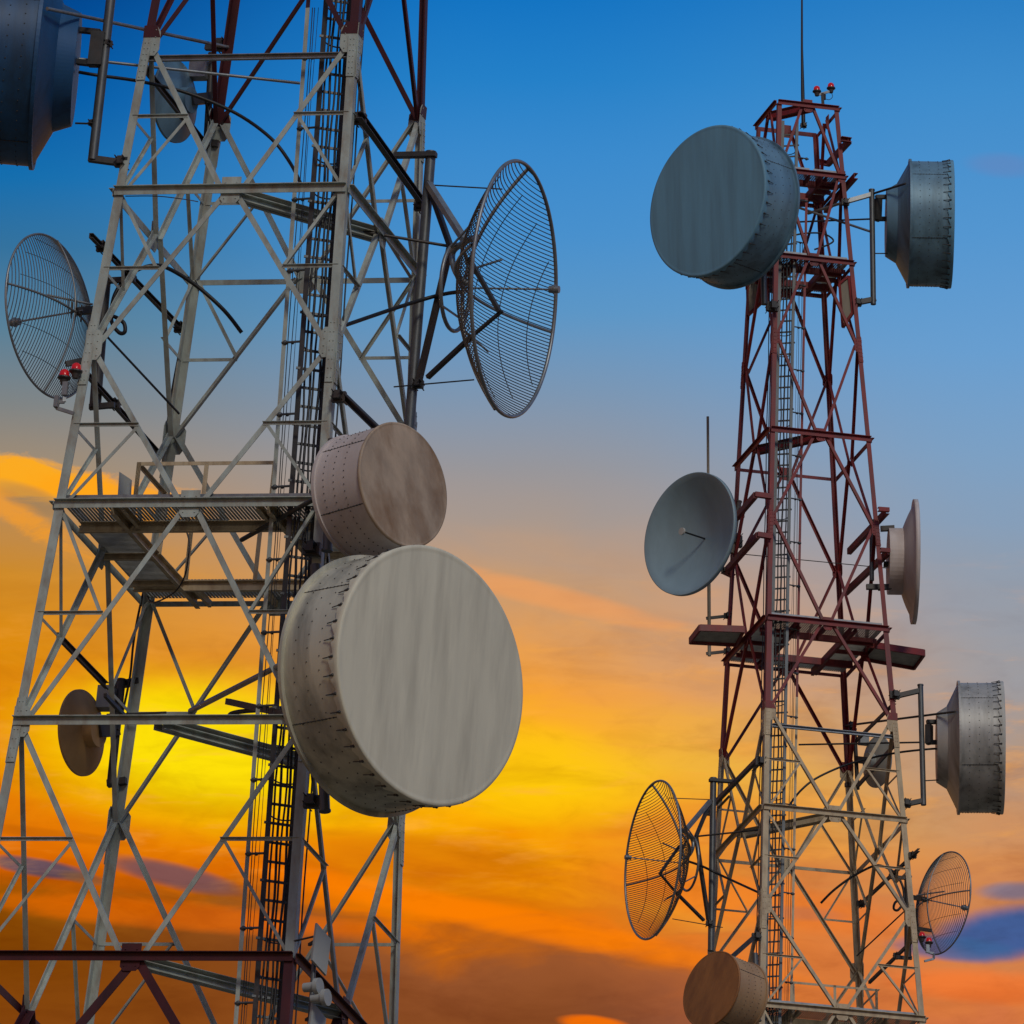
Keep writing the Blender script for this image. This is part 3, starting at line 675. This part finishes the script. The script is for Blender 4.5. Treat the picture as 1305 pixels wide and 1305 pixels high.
# grid dish, left of the left tower
o, p, r, n, e1, e2, apex = mesh_dish(T1, 'small open grid dish with upright wires, at the left edge of the left tower', (63, 403), 106, 53, 190, -1, .34, 50, 93, v=-.9, wr=.007, tube_r=.018, feed=.8)
pole_and(T1, o, [T1.P(134, 356, v=-.7), T1.P(121, 520, v=-.7)], .085, m=DARK)
uu = lambda z: -T1.hw(z)-.06
for (x0, y0, x1, y1, z_) in ((116, 300, 236, 424, -1), (110, 476, 204, 580, -3)):
    bar(o, T1.P(x0, y0, u=uu(z_)), T1.P(x1, y1, u=uu(z_)), .06, .075, DARK, 'strut', 'channel', T1.Z)
clamp(o, T1.P(131, 315, u=uu(-.9)), T1, .15); clamp(o, T1.P(230, 418, u=uu(-.9)), T1, .15); clamp(o, T1.P(166, 352, u=uu(-.9)), T1, .13); clamp(o, T1.P(146, 515, u=uu(-3)), T1, .14)
bar(o, T1.P(130, 358, v=-.7), T1.P(172, 356, v=-.7), .07, .08, DARK, 'bracket'); bar(o, T1.P(114, 519, v=-.7), T1.P(146, 516, v=-.7), .07, .08, DARK, 'bracket')
bar(o, apex-n*.05, T1.P(131, 394, v=-.7), .10, .10, DARK, 'bracket'); bar(o, T1.P(60, 376, v=-1.2), T1.P(118, 388, v=-.8), .035, .035, GALV, 'strut', 'tube')
bar(o, T1.P(84, 464, v=-1), T1.P(112, 458, v=-.8), .05, .08, DARK, 'bracket')
bar(o, T1.P(128, 420, v=-.7), T1.P(228, 527, v=1.3), .035, .035, DARK, 'stay_rod', 'tube')
for k, (x_, y_) in enumerate(((88, 388), (92, 392), (98, 390), (104, 396))):
    bar(o, T1.P(x_, y_-7, v=-1), T1.P(x_-1, y_+14, v=-1), .018, .018, DARK, 'tuning_rod', 'tube')
# top left drum, seen from behind
pv = -T1.hw(2)*T1.dr-.1
o, p, r, n, e1, e2 = drum(T1, 'dark drum antenna cut by the top left corner, seen from behind', (52, 85), 130, 7, 175, -1, .70, v=pv, at='back', back=((.17, .64), (.35, .56)), shell=SHELLDIMBLUE)
pole_and(T1, o, [T1.P(145, -35, v=pv), T1.P(118, 204, v=pv)], .07)
bar(o, T1.P(113, 202, v=pv), T1.P(158, 208, v=pv+.08), .1, .09, DARK, 'bracket'); clamp(o, T1.P(155, 207, v=pv+.05), T1, .16)
bar(o, T1.P(126, 42, v=pv-.05), T1.P(121, 84, v=pv-.05), .16, .2, DARK, 'bracket')
bar(o, T1.P(98, 38, v=pv-.05), T1.P(128, 41, v=pv-.05), .1, .07, DARK, 'bracket'); bar(o, T1.P(98, 79, v=pv-.05), T1.P(124, 82, v=pv-.05), .1, .07, DARK, 'bracket')
bar(o, T1.P(96, 157, v=pv), T1.P(126, 158, v=pv), .03, .03, DARK, 'bracket', 'tube'); clamp(o, T1.P(138, 56, v=pv), T1, .10); clamp(o, T1.P(117, 157, v=pv), T1, .08)
cv = T1.hw(2.5)*T1.dr
bar(o, T1.P(60, 11, v=pv-1.35), T1.P(294, 61, v=cv), .055, .055, GALV, 'strut', 'tube'); bar(o, T1.P(100, 75, v=pv), T1.P(382, 106, v=0), .045, .045, GALV, 'strut', 'tube')
clamp(o, T1.P(282, 58, v=cv), T1, .18)
bar(o, T1.P(180, 75, v=-T1.hw(2.2)*T1.dr+.08), T1.P(453, 70, v=-T1.hw(2.2)*T1.dr+.08), .06, .085, GALV, 'strut', 'channel', T1.Z)
# small dish behind, top
o, p, r, n, e1, e2, apex = solid_dish(T1, 'small round dish seen from behind near the top of the left tower', (221, 129), 53, 27, 184, -1, .26, v=cv-.5, hub=(.25, .32), mat=SHELLBLUE)
pole_and(T1, o, [T1.P(270, 70, v=cv-.12), T1.P(263, 186, v=cv-.12)], .05, m=DARK)
bar(o, apex-n*.12, T1.P(266, 125, v=cv-.12), .14, .16, DARK, 'bracket')
mb = MB(); b0 = T1.P(243, 90, v=cv-.2); mb.box(b0, b0+T1.X*.26, T1.Z, .2, .26); mb.build('radio_box', GALV, o)
bar(o, T1.P(182, 84, u=-T1.hw(2)), T1.P(268, 192, u=-T1.hw(1.6)), .05, .10, DARK, 'strut', 'channel', T1.Z)
bar(o, T1.P(256, 182, v=cv), T1.P(279, 184, v=cv), .12, .1, DARK, 'bracket'); bar(o, T1.P(262, 60, v=cv), T1.P(296, 62, v=cv), .09, .09, DARK, 'bracket')
# small dish behind, lower left
cv = T1.hw(-6.5)*T1.dr
o, p, r, n, e1, e2, apex = solid_dish(T1, 'small round dish seen from behind, low on the far left leg', (102, 934), 55, 28, 184, -1, .26, v=cv-.5, hub=(.25, .36), mat=DISHGOLD)
pole_and(T1, o, [T1.P(155, 868, v=cv-.1), T1.P(141, 1000, v=cv-.1)], .06, m=DARK)
bar(o, apex-n*.12, T1.P(147, 930, v=cv-.12), .16, .18, DARK, 'bracket')
bar(o, T1.P(144, 874, v=cv), T1.P(178, 868, v=cv), .1, .10, DARK, 'bracket'); bar(o, T1.P(137, 999, v=cv), T1.P(161, 995, v=cv), .1, .10, DARK, 'bracket')
mb = MB(); b0 = T1.P(126, 890, v=cv-.2); mb.box(b0, b0+T1.X*.22, T1.Z, .22, .34); mb.build('radio_box', DISHW, o)
bar(o, T1.P(74, 810, u=-T1.hw(-6)-.04), T1.P(136, 874, u=-T1.hw(-6)-.04), .05, .10, DARK, 'strut', 'channel', T1.Z)
bar(o, T1.P(134, 886, u=-T1.hw(-6)+.2), T1.P(162, 916, u=-T1.hw(-6)+.2), .05, .06, DARK, 'strut'); bar(o, T1.P(136, 911, v=cv-.2), T1.P(212, 908, v=cv-.2), .02, .03, DARK, 'stay_rod')
# panel antennas and two small cylinders at the bottom
pv = -T1.hw(-12)*T1.dr-.25
def panel(T, label, quad, v, root_pt, gname):
    o = thing('panel_antenna', label, 'panel antenna', T.P(*root_pt, v=v), gname)
    vs = [v, v+.22, v+.22, v]; pts = [T.P(x, y, v=q) for (x, y), q in zip(quad, vs)]
    mb = MB(); nn = (pts[1]-pts[0]).cross(pts[3]-pts[0]).normalized()
    if nn.dot(CAM-pts[0]) > 0: nn = -nn
    mb.plate(pts, nn, .045); mb.build('panel', DISHW, o)
    bar(o, T.P(root_pt[0]-4, root_pt[1]-12, v=v+.1), T.P(root_pt[0]-14, root_pt[1]-6, v=v+.3), .04, .04, DARK, 'bracket'); return o
o = panel(T1, 'square flat panel antenna at the bottom of the near leg, above two small round ones', [(404, 1176), (422, 1197), (416, 1243), (398, 1223)], pv, (408, 1210), 'flat panel antennas')
pole_and(T1, o, [T1.P(401, 1215, v=pv+.2), T1.P(394, 1318, v=pv+.2)], .035)
bar(o, T1.P(372, 1200, v=pv+.3), T1.P(402, 1193, v=pv+.2), .03, .03, DARK, 'bracket', 'tube')
panel(T1, 'square flat panel antenna cut by the bottom edge beneath the two small round ones', [(399, 1277), (416, 1298), (410, 1340), (393, 1322)], pv, (404, 1306), 'flat panel antennas')
for (x_, y_, lb) in ((408, 1257, 'small round drum unit on the near leg, the upper of two'), (418, 1271, 'small round drum unit on the near leg, the lower of two')):
    f0 = frame(T1, (x_, y_), 11, 5, 5, 1, v=pv-.1); o = thing('small_drum_antenna', lb, 'drum antenna', f0[0], 'small round units')
    mb = MB(); mb.lathe([(.0, .001), (0, f0[1]), (-.07, f0[1]), (-.075, f0[1]*.6), (-.25, f0[1]*.55), (-.25, .001)], f0[0], f0[2], f0[3], f0[4], 28, smooth=False); mb.build('housing', DISHW, o)
    bar(o, f0[0]-f0[2]*.2, T1.P(398, y_-2, v=pv+.2), .04, .04, DARK, 'bracket')
# obstruction lights
def beacon(T, pts, arm, label, v, s=1.):
    c0 = T.P(*arm[0], v=v); o = thing('obstruction_light', label, 'warning light', c0, 'red obstruction lights')
    for (x, y) in pts:
        q = T.P(x, y, v=v); k = .075*s
        mb = MB(); mb.lathe([(k*1.3, .001), (k*1.25, k*.45), (k*.9, k*.85), (0, k), (-k*.2, k)], q, T.Z, T.X, T.Y, 20); mb.build('lens', REDLENS, o)
        mb = MB(); mb.lathe([(-k*.2, k*1.25), (-k*.5, k*1.3), (-k*.9, k*.8), (-k*1.8, k*.55), (-k*1.8, .001)], q, T.Z, T.X, T.Y, 16, smooth=False)
        mb.build('lamp_base', DARK, o)
    for i in range(len(arm)-1): bar(o, T.P(*arm[i], v=v), T.P(*arm[i+1], v=v), .04*s, .05*s, GALV, 'bracket')
    return o
lv = -T1.hw(-3)*T1.dr-.1
o = beacon(T1, [(82, 479), (97, 471)], [(83, 492), (82, 512), (74, 512), (72, 520), (94, 527)], 'pair of red warning lamps on the left edge of the left tower', lv)
mb = MB(); b0 = T1.P(84, 487, v=lv-.02); mb.box(b0, b0-T1.Z*.2, T1.Y, .08, .06); b1 = T1.P(73, 505, v=lv-.02); mb.box(b1, b1-T1.Z*.17, T1.Y, .06, .09); mb.build('junction_box', GALV, o)
# cables
def cable(T, label, pts, r, name='coax_cable', m=None):
    mb = MB(); P_ = [T.P(x, y, v=v) for x, y, v in pts]; c0 = P_[0]
    o = thing(name, label, 'cable', c0) if False else None
    mb.tube(spline(P_), r, 8); ob = mb.build(name, m or BLACK); ob2 = tag(ob, label, 'cable')
    me = ob.data; c0 = Vector(P_[0])
    for v_ in me.vertices: v_.co -= c0
    ob.location = c0; return ob
pv = -T1.hw(2)*T1.dr-.1
cable(T1, 'long black cable drooping from the top left drum to the ladder', [(101, 92, pv), (125, 96, pv), (180, 104, pv+.4), (240, 119, pv+.8), (300, 144, pv+1), (345, 176, pv+1), (370, 208, pv+1), (386, 240, pv+.7)], .026)
cable(T1, 'looped black cable behind the left grid dish, ending in mid air', [(308, 424, .4), (285, 395, .2), (250, 364, 0), (212, 341, -.3), (190, 339, -.5), (165, 350, -.6), (148, 372, -.7), (142, 395, -.7), (143, 412, -.7), (152, 424, -.7), (159, 423, -.7), (158, 412, -.7), (149, 405, -.7), (140, 402, -.7)], .030)
cable(T1, 'black cable running from the right grid dish to the near right leg', [(586, 372, .0), (570, 374, .2), (545, 380, .3), (500, 394, -.3), (430, 418, -1.6)], .030)
cable(T1, 'short black cable entering the big drum beside the ladder', [(291, 915, -.6), (296, 909, -.6), (315, 906, -.8), (345, 904, -1.2), (372, 901, -1.9)], .035)
cable(T1, 'thin black cable hanging under the left tower platform', [(150, 655, -1), (200, 668, -.6), (260, 672, .2), (330, 676, .3), (395, 672, -.6)], .011)
cable(T1, 'thin black cable dangling through the platform opening', [(236, 672, 0), (241, 690, 0), (240, 710, 0), (235, 735, .1), (222, 755, .3), (196, 768, .9), (188, 760, 1.2)], .012)
cable(T1, 'black feeder cable running down the far left leg from the top small dish', [(262, 128, 1.2), (268, 175, 1.6), (262, 230, 1.72), (252, 300, 1.78), (243, 360, 1.8), (232, 430, 1.85), (219, 500, 1.9), (211, 560, 1.9), (206, 600, 1.9)], .018)
cable(T1, 'black feeder cable running down the lower far left leg from the small tan dish', [(150, 930, 1.9), (158, 900, 2.1), (166, 860, 2.1), (170, 820, 2.05), (178, 775, 2.0), (196, 700, 1.95)], .018)
cable(T1, 'thin black lead slung between the two far left legs below the top beam', [(160, 250, -1.7), (200, 250, -1.2), (235, 254, 0), (252, 257, 1.5)], .008)
mb = MB(); b0 = T1.P(151, 632, v=-1.2); q = [T1.P(150, 631, v=-1.2), T1.P(152, 601, v=-1.2), T1.P(167, 611, v=-1.0), T1.P(166, 633, v=-1.0)]
mb.plate(q, T1.Y, .04); c_ = mb.build('equipment_panel', DISHW); tag(c_, 'small grey plate standing on the left tower platform', 'panel')

# ---- right tower ------------------------------------------------------------------------------
hv = lambda z: T2.hw(z)*T2.dr
P2 = T2.P
# big drum, upper left
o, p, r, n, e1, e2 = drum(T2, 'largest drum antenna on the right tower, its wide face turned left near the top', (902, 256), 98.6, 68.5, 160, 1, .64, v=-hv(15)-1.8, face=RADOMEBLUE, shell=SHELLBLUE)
pv = -hv(14)-.3; bkc = p-n*.9*r
pole_and(T2, o, [P2(972, 300, v=pv), P2(974, 388, v=pv)], .075); clamp(o, P2(984, 391, v=pv+.1), T2, .24)
bar(o, bkc+n*.15, P2(975, 300, v=pv), .3, .3, DARK, 'bracket')
# drum right, upper
pv = -hv(14)-.05
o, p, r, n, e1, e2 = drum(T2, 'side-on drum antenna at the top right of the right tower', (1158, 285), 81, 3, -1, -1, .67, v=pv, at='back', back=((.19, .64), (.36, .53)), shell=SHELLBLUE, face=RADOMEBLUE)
pole_and(T2, o, [P2(1111, 243, v=pv), P2(1113, 388, v=pv)], .065)
bar(o, P2(1110, 248, v=pv), P2(1075, 258, v=pv+.1), .1, .1, GALV, 'bracket'); bar(o, P2(1075, 258, v=pv+.1), P2(1030, 272, v=.2), .07, .07, GALV, 'strut', 'tube')
bar(o, P2(1116, 381, v=pv), P2(1086, 387, v=pv+.1), .1, .12, DARK, 'bracket'); clamp(o, P2(1092, 386, v=pv+.1), T2, .18); clamp(o, P2(1077, 258, v=pv+.1), T2, .16)
bar(o, P2(1154, 234, v=pv-1.25), P2(1112, 247, v=pv), .055, .055, DARK, 'strut', 'tube'); bar(o, P2(1112, 296, v=pv), P2(1010, 262, v=.2), .06, .06, GALV, 'strut', 'tube'); bar(o, P2(1112, 279, v=pv), P2(1012, 283, v=.2), .045, .045, DARK, 'strut', 'tube')
bar(o, P2(1119, 254, v=pv), P2(1118, 281, v=pv), .14, .16, DARK, 'bracket'); bar(o, P2(1116, 251, v=pv), P2(1131, 251, v=pv), .1, .09, DARK, 'bracket'); bar(o, P2(1116, 279, v=pv), P2(1131, 279, v=pv), .1, .09, DARK, 'bracket')
bar(o, P2(1115, 323, v=pv), P2(1131, 323, v=pv), .03, .03, DARK, 'bracket', 'tube')
# solid dish on the left
pv = hv(7)
o, p, r, n, e1, e2, apex = solid_dish(T2, 'wide grey solid dish facing left on the right tower', (878, 680), 79.8, 53.5, 162, 1, .36, v=pv-1.0, lip=.07, feed=.5, mat=DISHBLUE)
q0, q1_, q2_ = P2(938, 655, v=pv), P2(934, 700, v=pv), P2(936, 690, v=pv)
bar(o, apex-n*.1, P2(937, 684, v=pv), .16, .16, DARK, 'bracket'); clamp(o, P2(936, 690, v=pv-.05), T2, .3); clamp(o, P2(942, 655, v=pv), T2, .2); clamp(o, P2(923, 727, v=pv-.1), T2, .12)
pole_and(T2, o, [P2(942, 640, v=pv-.15), P2(932, 705, v=pv-.15)], .06, m=TAN)
bar(o, P2(944, 706, v=pv-.1), P2(1130, 724, v=0), .022, .022, DARK, 'stay_rod', 'tube'); bar(o, P2(910, 726, v=pv-.3), P2(923, 728, v=pv), .02, .02, DARK, 'stay_rod', 'tube')
# shallow dish on the right
pv = -hv(7)+.3
o, p, r, n, e1, e2, apex = solid_dish(T2, 'shallow dish seen edge-on at the right of the right tower', (1168, 716), 79, 5, -1, -1, .30, v=pv, lip=.07, hub=(.16, .54), mat=SHELLPALE)
for (x0, y0, x1, y1) in ((1122, 674, 1140, 673), (1126, 719, 1143, 720), (1104, 748, 1136, 748)): bar(o, P2(x0, y0, v=pv+.1), P2(x1, y1, v=pv), .1, .12, DARK, 'bracket')
pole_and(T2, o, [P2(1111, 664, v=pv+.2), P2(1111, 740, v=pv+.2)], .055)
bar(o, P2(1119, 752, v=pv+.1), P2(1137, 750, v=pv), .05, .05, DARK, 'bracket', 'tube')
# drum right, middle
pv = -hv(2)-.05
o, p, r, n, e1, e2 = drum(T2, 'side-on drum antenna at the right of the right tower, beside its red and white joint', (1221, 953), 84, 3, 0, -1, .67, v=pv, at='back', back=((.17, .64), (.33, .53)))
pole_and(T2, o, [P2(1173, 874, v=pv), P2(1177, 1026, v=pv)], .065)
bar(o, P2(1173, 880, v=pv), P2(1143, 887, v=pv+.1), .1, .11, DARK, 'bracket'); clamp(o, P2(1140, 886, v=pv+.1), T2, .2); bar(o, P2(1178, 1020, v=pv), P2(1150, 1026, v=pv+.1), .1, .11, DARK, 'bracket'); clamp(o, P2(1154, 1024, v=pv+.1), T2, .2)
bar(o, P2(1217, 907, v=pv-1.25), P2(1076, 925, v=hv(3)), .055, .055, DARK, 'strut', 'tube'); bar(o, P2(1174, 946, v=pv), P2(1018, 949, v=.2), .045, .045, DARK, 'strut', 'tube'); clamp(o, P2(1084, 926, v=hv(3)), T2, .2)
bar(o, P2(985, 924, v=-hv(2.2)+.08), P2(1145, 940, v=-hv(2.2)+.08), .06, .085, GALV, 'strut', 'channel', T2.Z)
bar(o, P2(1184, 924, v=pv), P2(1184, 948, v=pv), .14, .16, DARK, 'bracket'); bar(o, P2(1181, 920, v=pv), P2(1196, 920, v=pv), .1, .09, DARK, 'bracket'); bar(o, P2(1181, 946, v=pv), P2(1196, 946, v=pv), .1, .09, DARK, 'bracket'); bar(o, P2(1178, 995, v=pv), P2(1196, 994, v=pv), .03, .03, DARK, 'bracket', 'tube')
bar(o, P2(1141, 895, u=-T2.hw(2.8)), P2(1078, 957, u=-T2.hw(2.8)), .05, .08, DARK, 'strut', 'channel', T2.Z)
# small dish behind
cv = hv(2.3)
o, p, r, n, e1, e2, apex = solid_dish(T2, 'small round dish seen from behind inside the right tower', (1119, 971), 33, 17.5, -6, -1, .26, v=cv-.5, hub=(.25, .32))
pole_and(T2, o, [P2(1089, 930, v=cv-.12), P2(1093, 1006, v=cv-.12)], .05, m=DARK)
bar(o, apex-n*.12, P2(1092, 968, v=cv-.12), .14, .16, DARK, 'bracket'); bar(o, P2(1077, 1000, v=cv), P2(1092, 1001, v=cv), .1, .1, DARK, 'bracket')
mb = MB(); b0 = P2(1106, 943, v=cv-.2); mb.box(b0, b0+T2.X*.22, T2.Z, .2, .24); mb.build('radio_box', DISHW, o)
bar(o, P2(1143, 946, u=-T2.hw(1.8)), P2(1092, 1003, u=-T2.hw(1.8)), .05, .10, DARK, 'strut', 'channel', T2.Z)
# grid dish left
o, p, r, n, e1, e2, apex = mesh_dish(T2, 'tall open grid dish with near level wires, left of the right tower', (832, 1096), 101.5, 34, 174, 1, .40, 70, 0, v=.2, feed=.72, wr=.0095)
pole_and(T2, o, [P2(909, 993, v=.55), P2(906, 1212, v=.55)], .075)
bar(o, P2(904, 994, v=.5), P2(934, 996, v=.5), .12, .07, DARK, 'bracket')
bar(o, P2(967, 966, u=T2.hw(1.3)+.1), P2(905, 1030, u=T2.hw(.5)+.1), .09, .10, DARK, 'strut', 'channel', T2.Z); clamp(o, P2(969, 971, u=T2.hw(1.3)+.05), T2, .2); clamp(o, P2(906, 1035, u=T2.hw(.5)+.08), T2, .18)
knee = P2(887, 1066, v=.35)
for a_, b_, wd in ((P2(906, 1020, v=.5), knee, .085), (P2(905, 1021, v=.5), P2(872, 1060, v=-.2), .10), (knee, P2(903, 1173, v=.5), .09), (P2(897, 1173, v=.45), P2(862, 1138, v=0), .07), (P2(862, 1138, v=.0), P2(840, 1112, v=-.2), .05), (P2(866, 1078, v=0), P2(842, 1112, v=-.2), .07)):
    bar(o, a_, b_, wd, wd*.8, GALV if wd > .095 else DARK, 'strut')
bar(o, P2(973, 1057, v=-.8), knee, .045, .045, DARK, 'strut', 'tube'); bar(o, P2(905, 1019, v=.5), P2(852, 1017, v=.3), .022, .022, DARK, 'stay_rod', 'tube'); bar(o, P2(921, 1182, v=.5), P2(857, 1171, v=.2), .022, .022, DARK, 'stay_rod', 'tube'); clamp(o, P2(904, 1177, v=.5), T2, .13)
mb = MB(); mb.tube(spline([P2(867, 1057, v=-.6), P2(876, 1062, v=-.2), P2(882, 1070, v=.1), P2(883, 1080, v=.1), P2(878, 1090, v=.0), P2(870, 1095, v=0)]), .045, 8); mb.build('elbow_pipe', GALV, o)
# grid dish right
o, p, r, n, e1, e2, apex = mesh_dish(T2, 'small open grid dish with upright wires, right of the right tower', (1202, 1151), 66.5, 33, -12, -1, .34, 50, 93, v=-.9, wr=.007, tube_r=.018, feed=.8)
pole_and(T2, o, [P2(1157, 1118, v=-.7), P2(1157, 1221, v=-.7)], .085, m=DARK)
uu2 = lambda z: -T2.hw(z)-.06
for (x0, y0, x1, y1, z_) in ((1171, 1083, 1092, 1157, -1), (1172, 1190, 1108, 1252, -3)): bar(o, P2(x0, y0, u=uu2(z_)), P2(x1, y1, u=uu2(z_)), .06, .075, DARK, 'strut', 'channel', T2.Z)
clamp(o, P2(1163, 1090, u=uu2(-.9)), T2, .15); clamp(o, P2(1097, 1152, u=uu2(-.9)), T2, .16); clamp(o, P2(1137, 1117, u=uu2(-.9)), T2, .13); clamp(o, P2(1143, 1218, u=uu2(-3)), T2, .14)
bar(o, P2(1135, 1118, v=-.7), P2(1160, 1119, v=-.7), .07, .08, DARK, 'bracket'); bar(o, P2(1142, 1220, v=-.7), P2(1162, 1221, v=-.7), .07, .08, DARK, 'bracket')
bar(o, apex-n*.05, P2(1159, 1143, v=-.7), .1, .1, DARK, 'bracket'); bar(o, P2(1204, 1136, v=-1.2), P2(1168, 1141, v=-.8), .035, .035, GALV, 'strut', 'tube')
bar(o, P2(1187, 1186, v=-1), P2(1168, 1183, v=-.8), .05, .08, DARK, 'bracket'); bar(o, P2(1154, 1160, v=-.7), P2(1092, 1218, v=1.2), .035, .035, DARK, 'stay_rod', 'tube')
for k, (x_, y_) in enumerate(((1186, 1140), (1182, 1142), (1178, 1141), (1175, 1145))): bar(o, P2(x_, y_-4, v=-1), P2(x_+1, y_+9, v=-1), .018, .018, DARK, 'tuning_rod', 'tube')
# small drum bottom
o, p, r, n, e1, e2 = drum(T2, 'brown-faced drum antenna at the bottom of the right tower, cut by the frame', (907, 1261), 50.5, 32.5, 158, 1, 1.0, v=-hv(-4.5)-1.35, face=RADOMEGOLD, shell=SHELLGOLD, springs=False)
pv = -hv(-4.5)-.25
pole_and(T2, o, [P2(966, 1300, v=pv), P2(962, 1215, v=pv)], .07); bar(o, p-n*1.2*r, P2(963, 1270, v=pv), .25, .25, DARK, 'bracket')
bar(o, P2(966, 1190, v=-hv(-3)-.08), P2(930, 1222, v=-hv(-3)-.5), .09, .09, DARK, 'strut', 'channel'); clamp(o, P2(964, 1194, v=-hv(-3)-.08), T2, .18)
# lights
o = beacon(T2, [(1175, 1193), (1184, 1200)], [(1184, 1207), (1184, 1214), (1190, 1215), (1190, 1222), (1178, 1225)], 'pair of red warning lamps beside the small grid dish on the right tower', -hv(-3)-.1)
mb = MB(); b0 = P2(1182, 1204, v=-hv(-3)-.12); mb.box(b0, b0-T2.Z*.2, T2.Y, .08, .06); mb.build('junction_box', GALV, o)
zt = T2.z[12]
o = beacon(T2, [(1041, 115), (1059, 111)], [(1041, 121), (1049, 119), (1059, 116)], 'pair of red warning lamps on top of the right tower', -.3, 1.1)
bar(o, P2(1048, 119, v=-.3), P2(1049, 137, v=-.3), .07, .07, DARK, 'post'); bar(o, P2(1050, 120, v=-.3), P2(1050, 127, v=-.3), .08, .06, DARK, 'junction_box')
mb = MB(); mb.tube(spline([P2(1059, 117, v=-.3), P2(1061, 123, v=-.3), P2(1057, 127, v=-.3), P2(1052, 126, v=-.3)]), .008, 5); mb.build('lead', BLACK, o)
# whips
o = thing('whip_antenna', 'tall thin black rod rising from the top of the right tower', 'rod antenna', P2(1024, 160, v=0), 'rod antennas')
mb = MB(); mb.tube([P2(1024, 162, v=0), P2(1023, 118, v=0), P2(1022, 60, v=0), P2(1022, -30, v=0)], [.05, .045, .028, .02], 8); mb.build('rod', BLACK, o); clamp(o, P2(1024, 160, v=0), T2, .12)
o = thing('whip_antenna', 'upright grey rod antenna behind the wide solid dish', 'rod antenna', P2(904, 834, v=hv(5)), 'rod antennas')
vv = hv(5)
mb = MB(); mb.tube([P2(902, 531, v=vv), P2(903, 680, v=vv)], .032, 8); mb.tube([P2(903, 680, v=vv), P2(904, 836, v=vv)], .042, 8); mb.build('rod', TAN, o)
for y_ in (787, 832): bar(o, P2(900, y_+1, v=vv), P2(928, y_-2, v=vv-.05), .04, .07, DARK, 'bracket'); clamp(o, P2(927, y_-2, v=vv-.05), T2, .14)
# cables
pv = -hv(2)-.1
cable(T2, 'long black cable curving from the middle right drum to the ladder', [(1195, 954, pv), (1180, 955, pv), (1145, 959, pv+.4), (1110, 966, pv+.8), (1075, 976, pv+1), (1040, 992, pv+1), (1020, 1008, pv+1), (1006, 1026, pv+.7)], .026)
cable(T2, 'looped black cable near the small grid dish of the right tower', [(1046, 1151, .4), (1062, 1135, .2), (1085, 1118, 0), (1112, 1104, -.3), (1125, 1104, -.5), (1140, 1112, -.6), (1149, 1126, -.7), (1152, 1140, -.7), (1150, 1152, -.7), (1144, 1160, -.7), (1139, 1158, -.7), (1141, 1150, -.7), (1150, 1145, -.7)], .030)
cable(T2, 'black cable from the left grid dish to the near leg of the right tower', [(878, 1098, 0), (895, 1104, .2), (920, 1116, .1), (968, 1138, -1.6)], .030)
cable(T2, 'looped black cable under the top of the right tower', [(1010, 300, -.6), (1030, 297, -.6), (1050, 298, -.6), (1062, 306, -.6), (1055, 312, -.6), (1038, 318, -.6)], .022)
# outrigger channels (parts of the tower)
def outrig(pts, u=None, v=None, w_=.10, h_=.15):
    for i in range(len(pts)-1):
        a_, b_ = T2.P(*pts[i], u=u, v=v), T2.P(*pts[i+1], u=u, v=v); mb = MB(); mb.channel(a_, b_, T2.Z, w_, h_, .014)
        mb.build('outrigger', RED, R2)
z7 = T2.z[7]; uA = -T2.hw(z7)-.12; uB = T2.hw(z7)+.10
outrig([(1131, 651), (1082, 703)], u=uA); outrig([(1133, 703), (1078, 755)], u=uA-.05); outrig([(1133, 650), (1119, 649)], v=-hv(z7)-.35, w_=.1, h_=.1); outrig([(1134, 702), (1122, 701)], v=-hv(z7)-.35, w_=.1, h_=.1)
outrig([(963, 631), (938, 660)], u=uB); outrig([(983, 633), (962, 630)], v=-hv(z7)-.1, w_=.1, h_=.12)
outrig([(966, 682), (926, 727)], u=uB+.04); outrig([(983, 684), (965, 681)], v=-hv(z7)-.1, w_=.1, h_=.12); outrig([(921, 728), (936, 735)], v=hv(z7)+.1, w_=.1, h_=.1)
uT = -T2.hw(16)-.06
outrig([(1083, 179), (1056, 208)], u=uT); outrig([(1072, 177), (1085, 179)], v=-hv(16)-.1, w_=.1, h_=.12); outrig([(1042, 206), (1058, 209)], v=hv(16), w_=.1, h_=.12)
outrig([(1091, 224), (1052, 268)], u=uT-.05)
# hanging cable guards under the upper platform
for quad, lb, vq in (([(952, 352), (969, 352), (970, 386), (953, 402)], 'red framed tan guard plate hanging left under the upper platform', 1.0), ([(1070, 362), (1082, 352), (1087, 398), (1074, 417)], 'red framed tan guard plate hanging right under the upper platform', -.9)):
    pts = [P2(x, y, v=vq+(k in (1, 2))*-.12) for k, (x, y) in enumerate(quad)]; c0 = pts[0]; o = thing('guard_plate', lb, 'guard plate', c0, 'guard plates')
    nn = (pts[1]-pts[0]).cross(pts[3]-pts[0]).normalized(); mb = MB(); mb.plate(pts, nn, .02); mb.build('plate', TAN, o)
    mb = MB()
    for k in range(4): mb.box(pts[k]+nn*.01, pts[(k+1) % 4]+nn*.01, nn, .06, .09)
    mb.build('frame', RED, o)
# bird
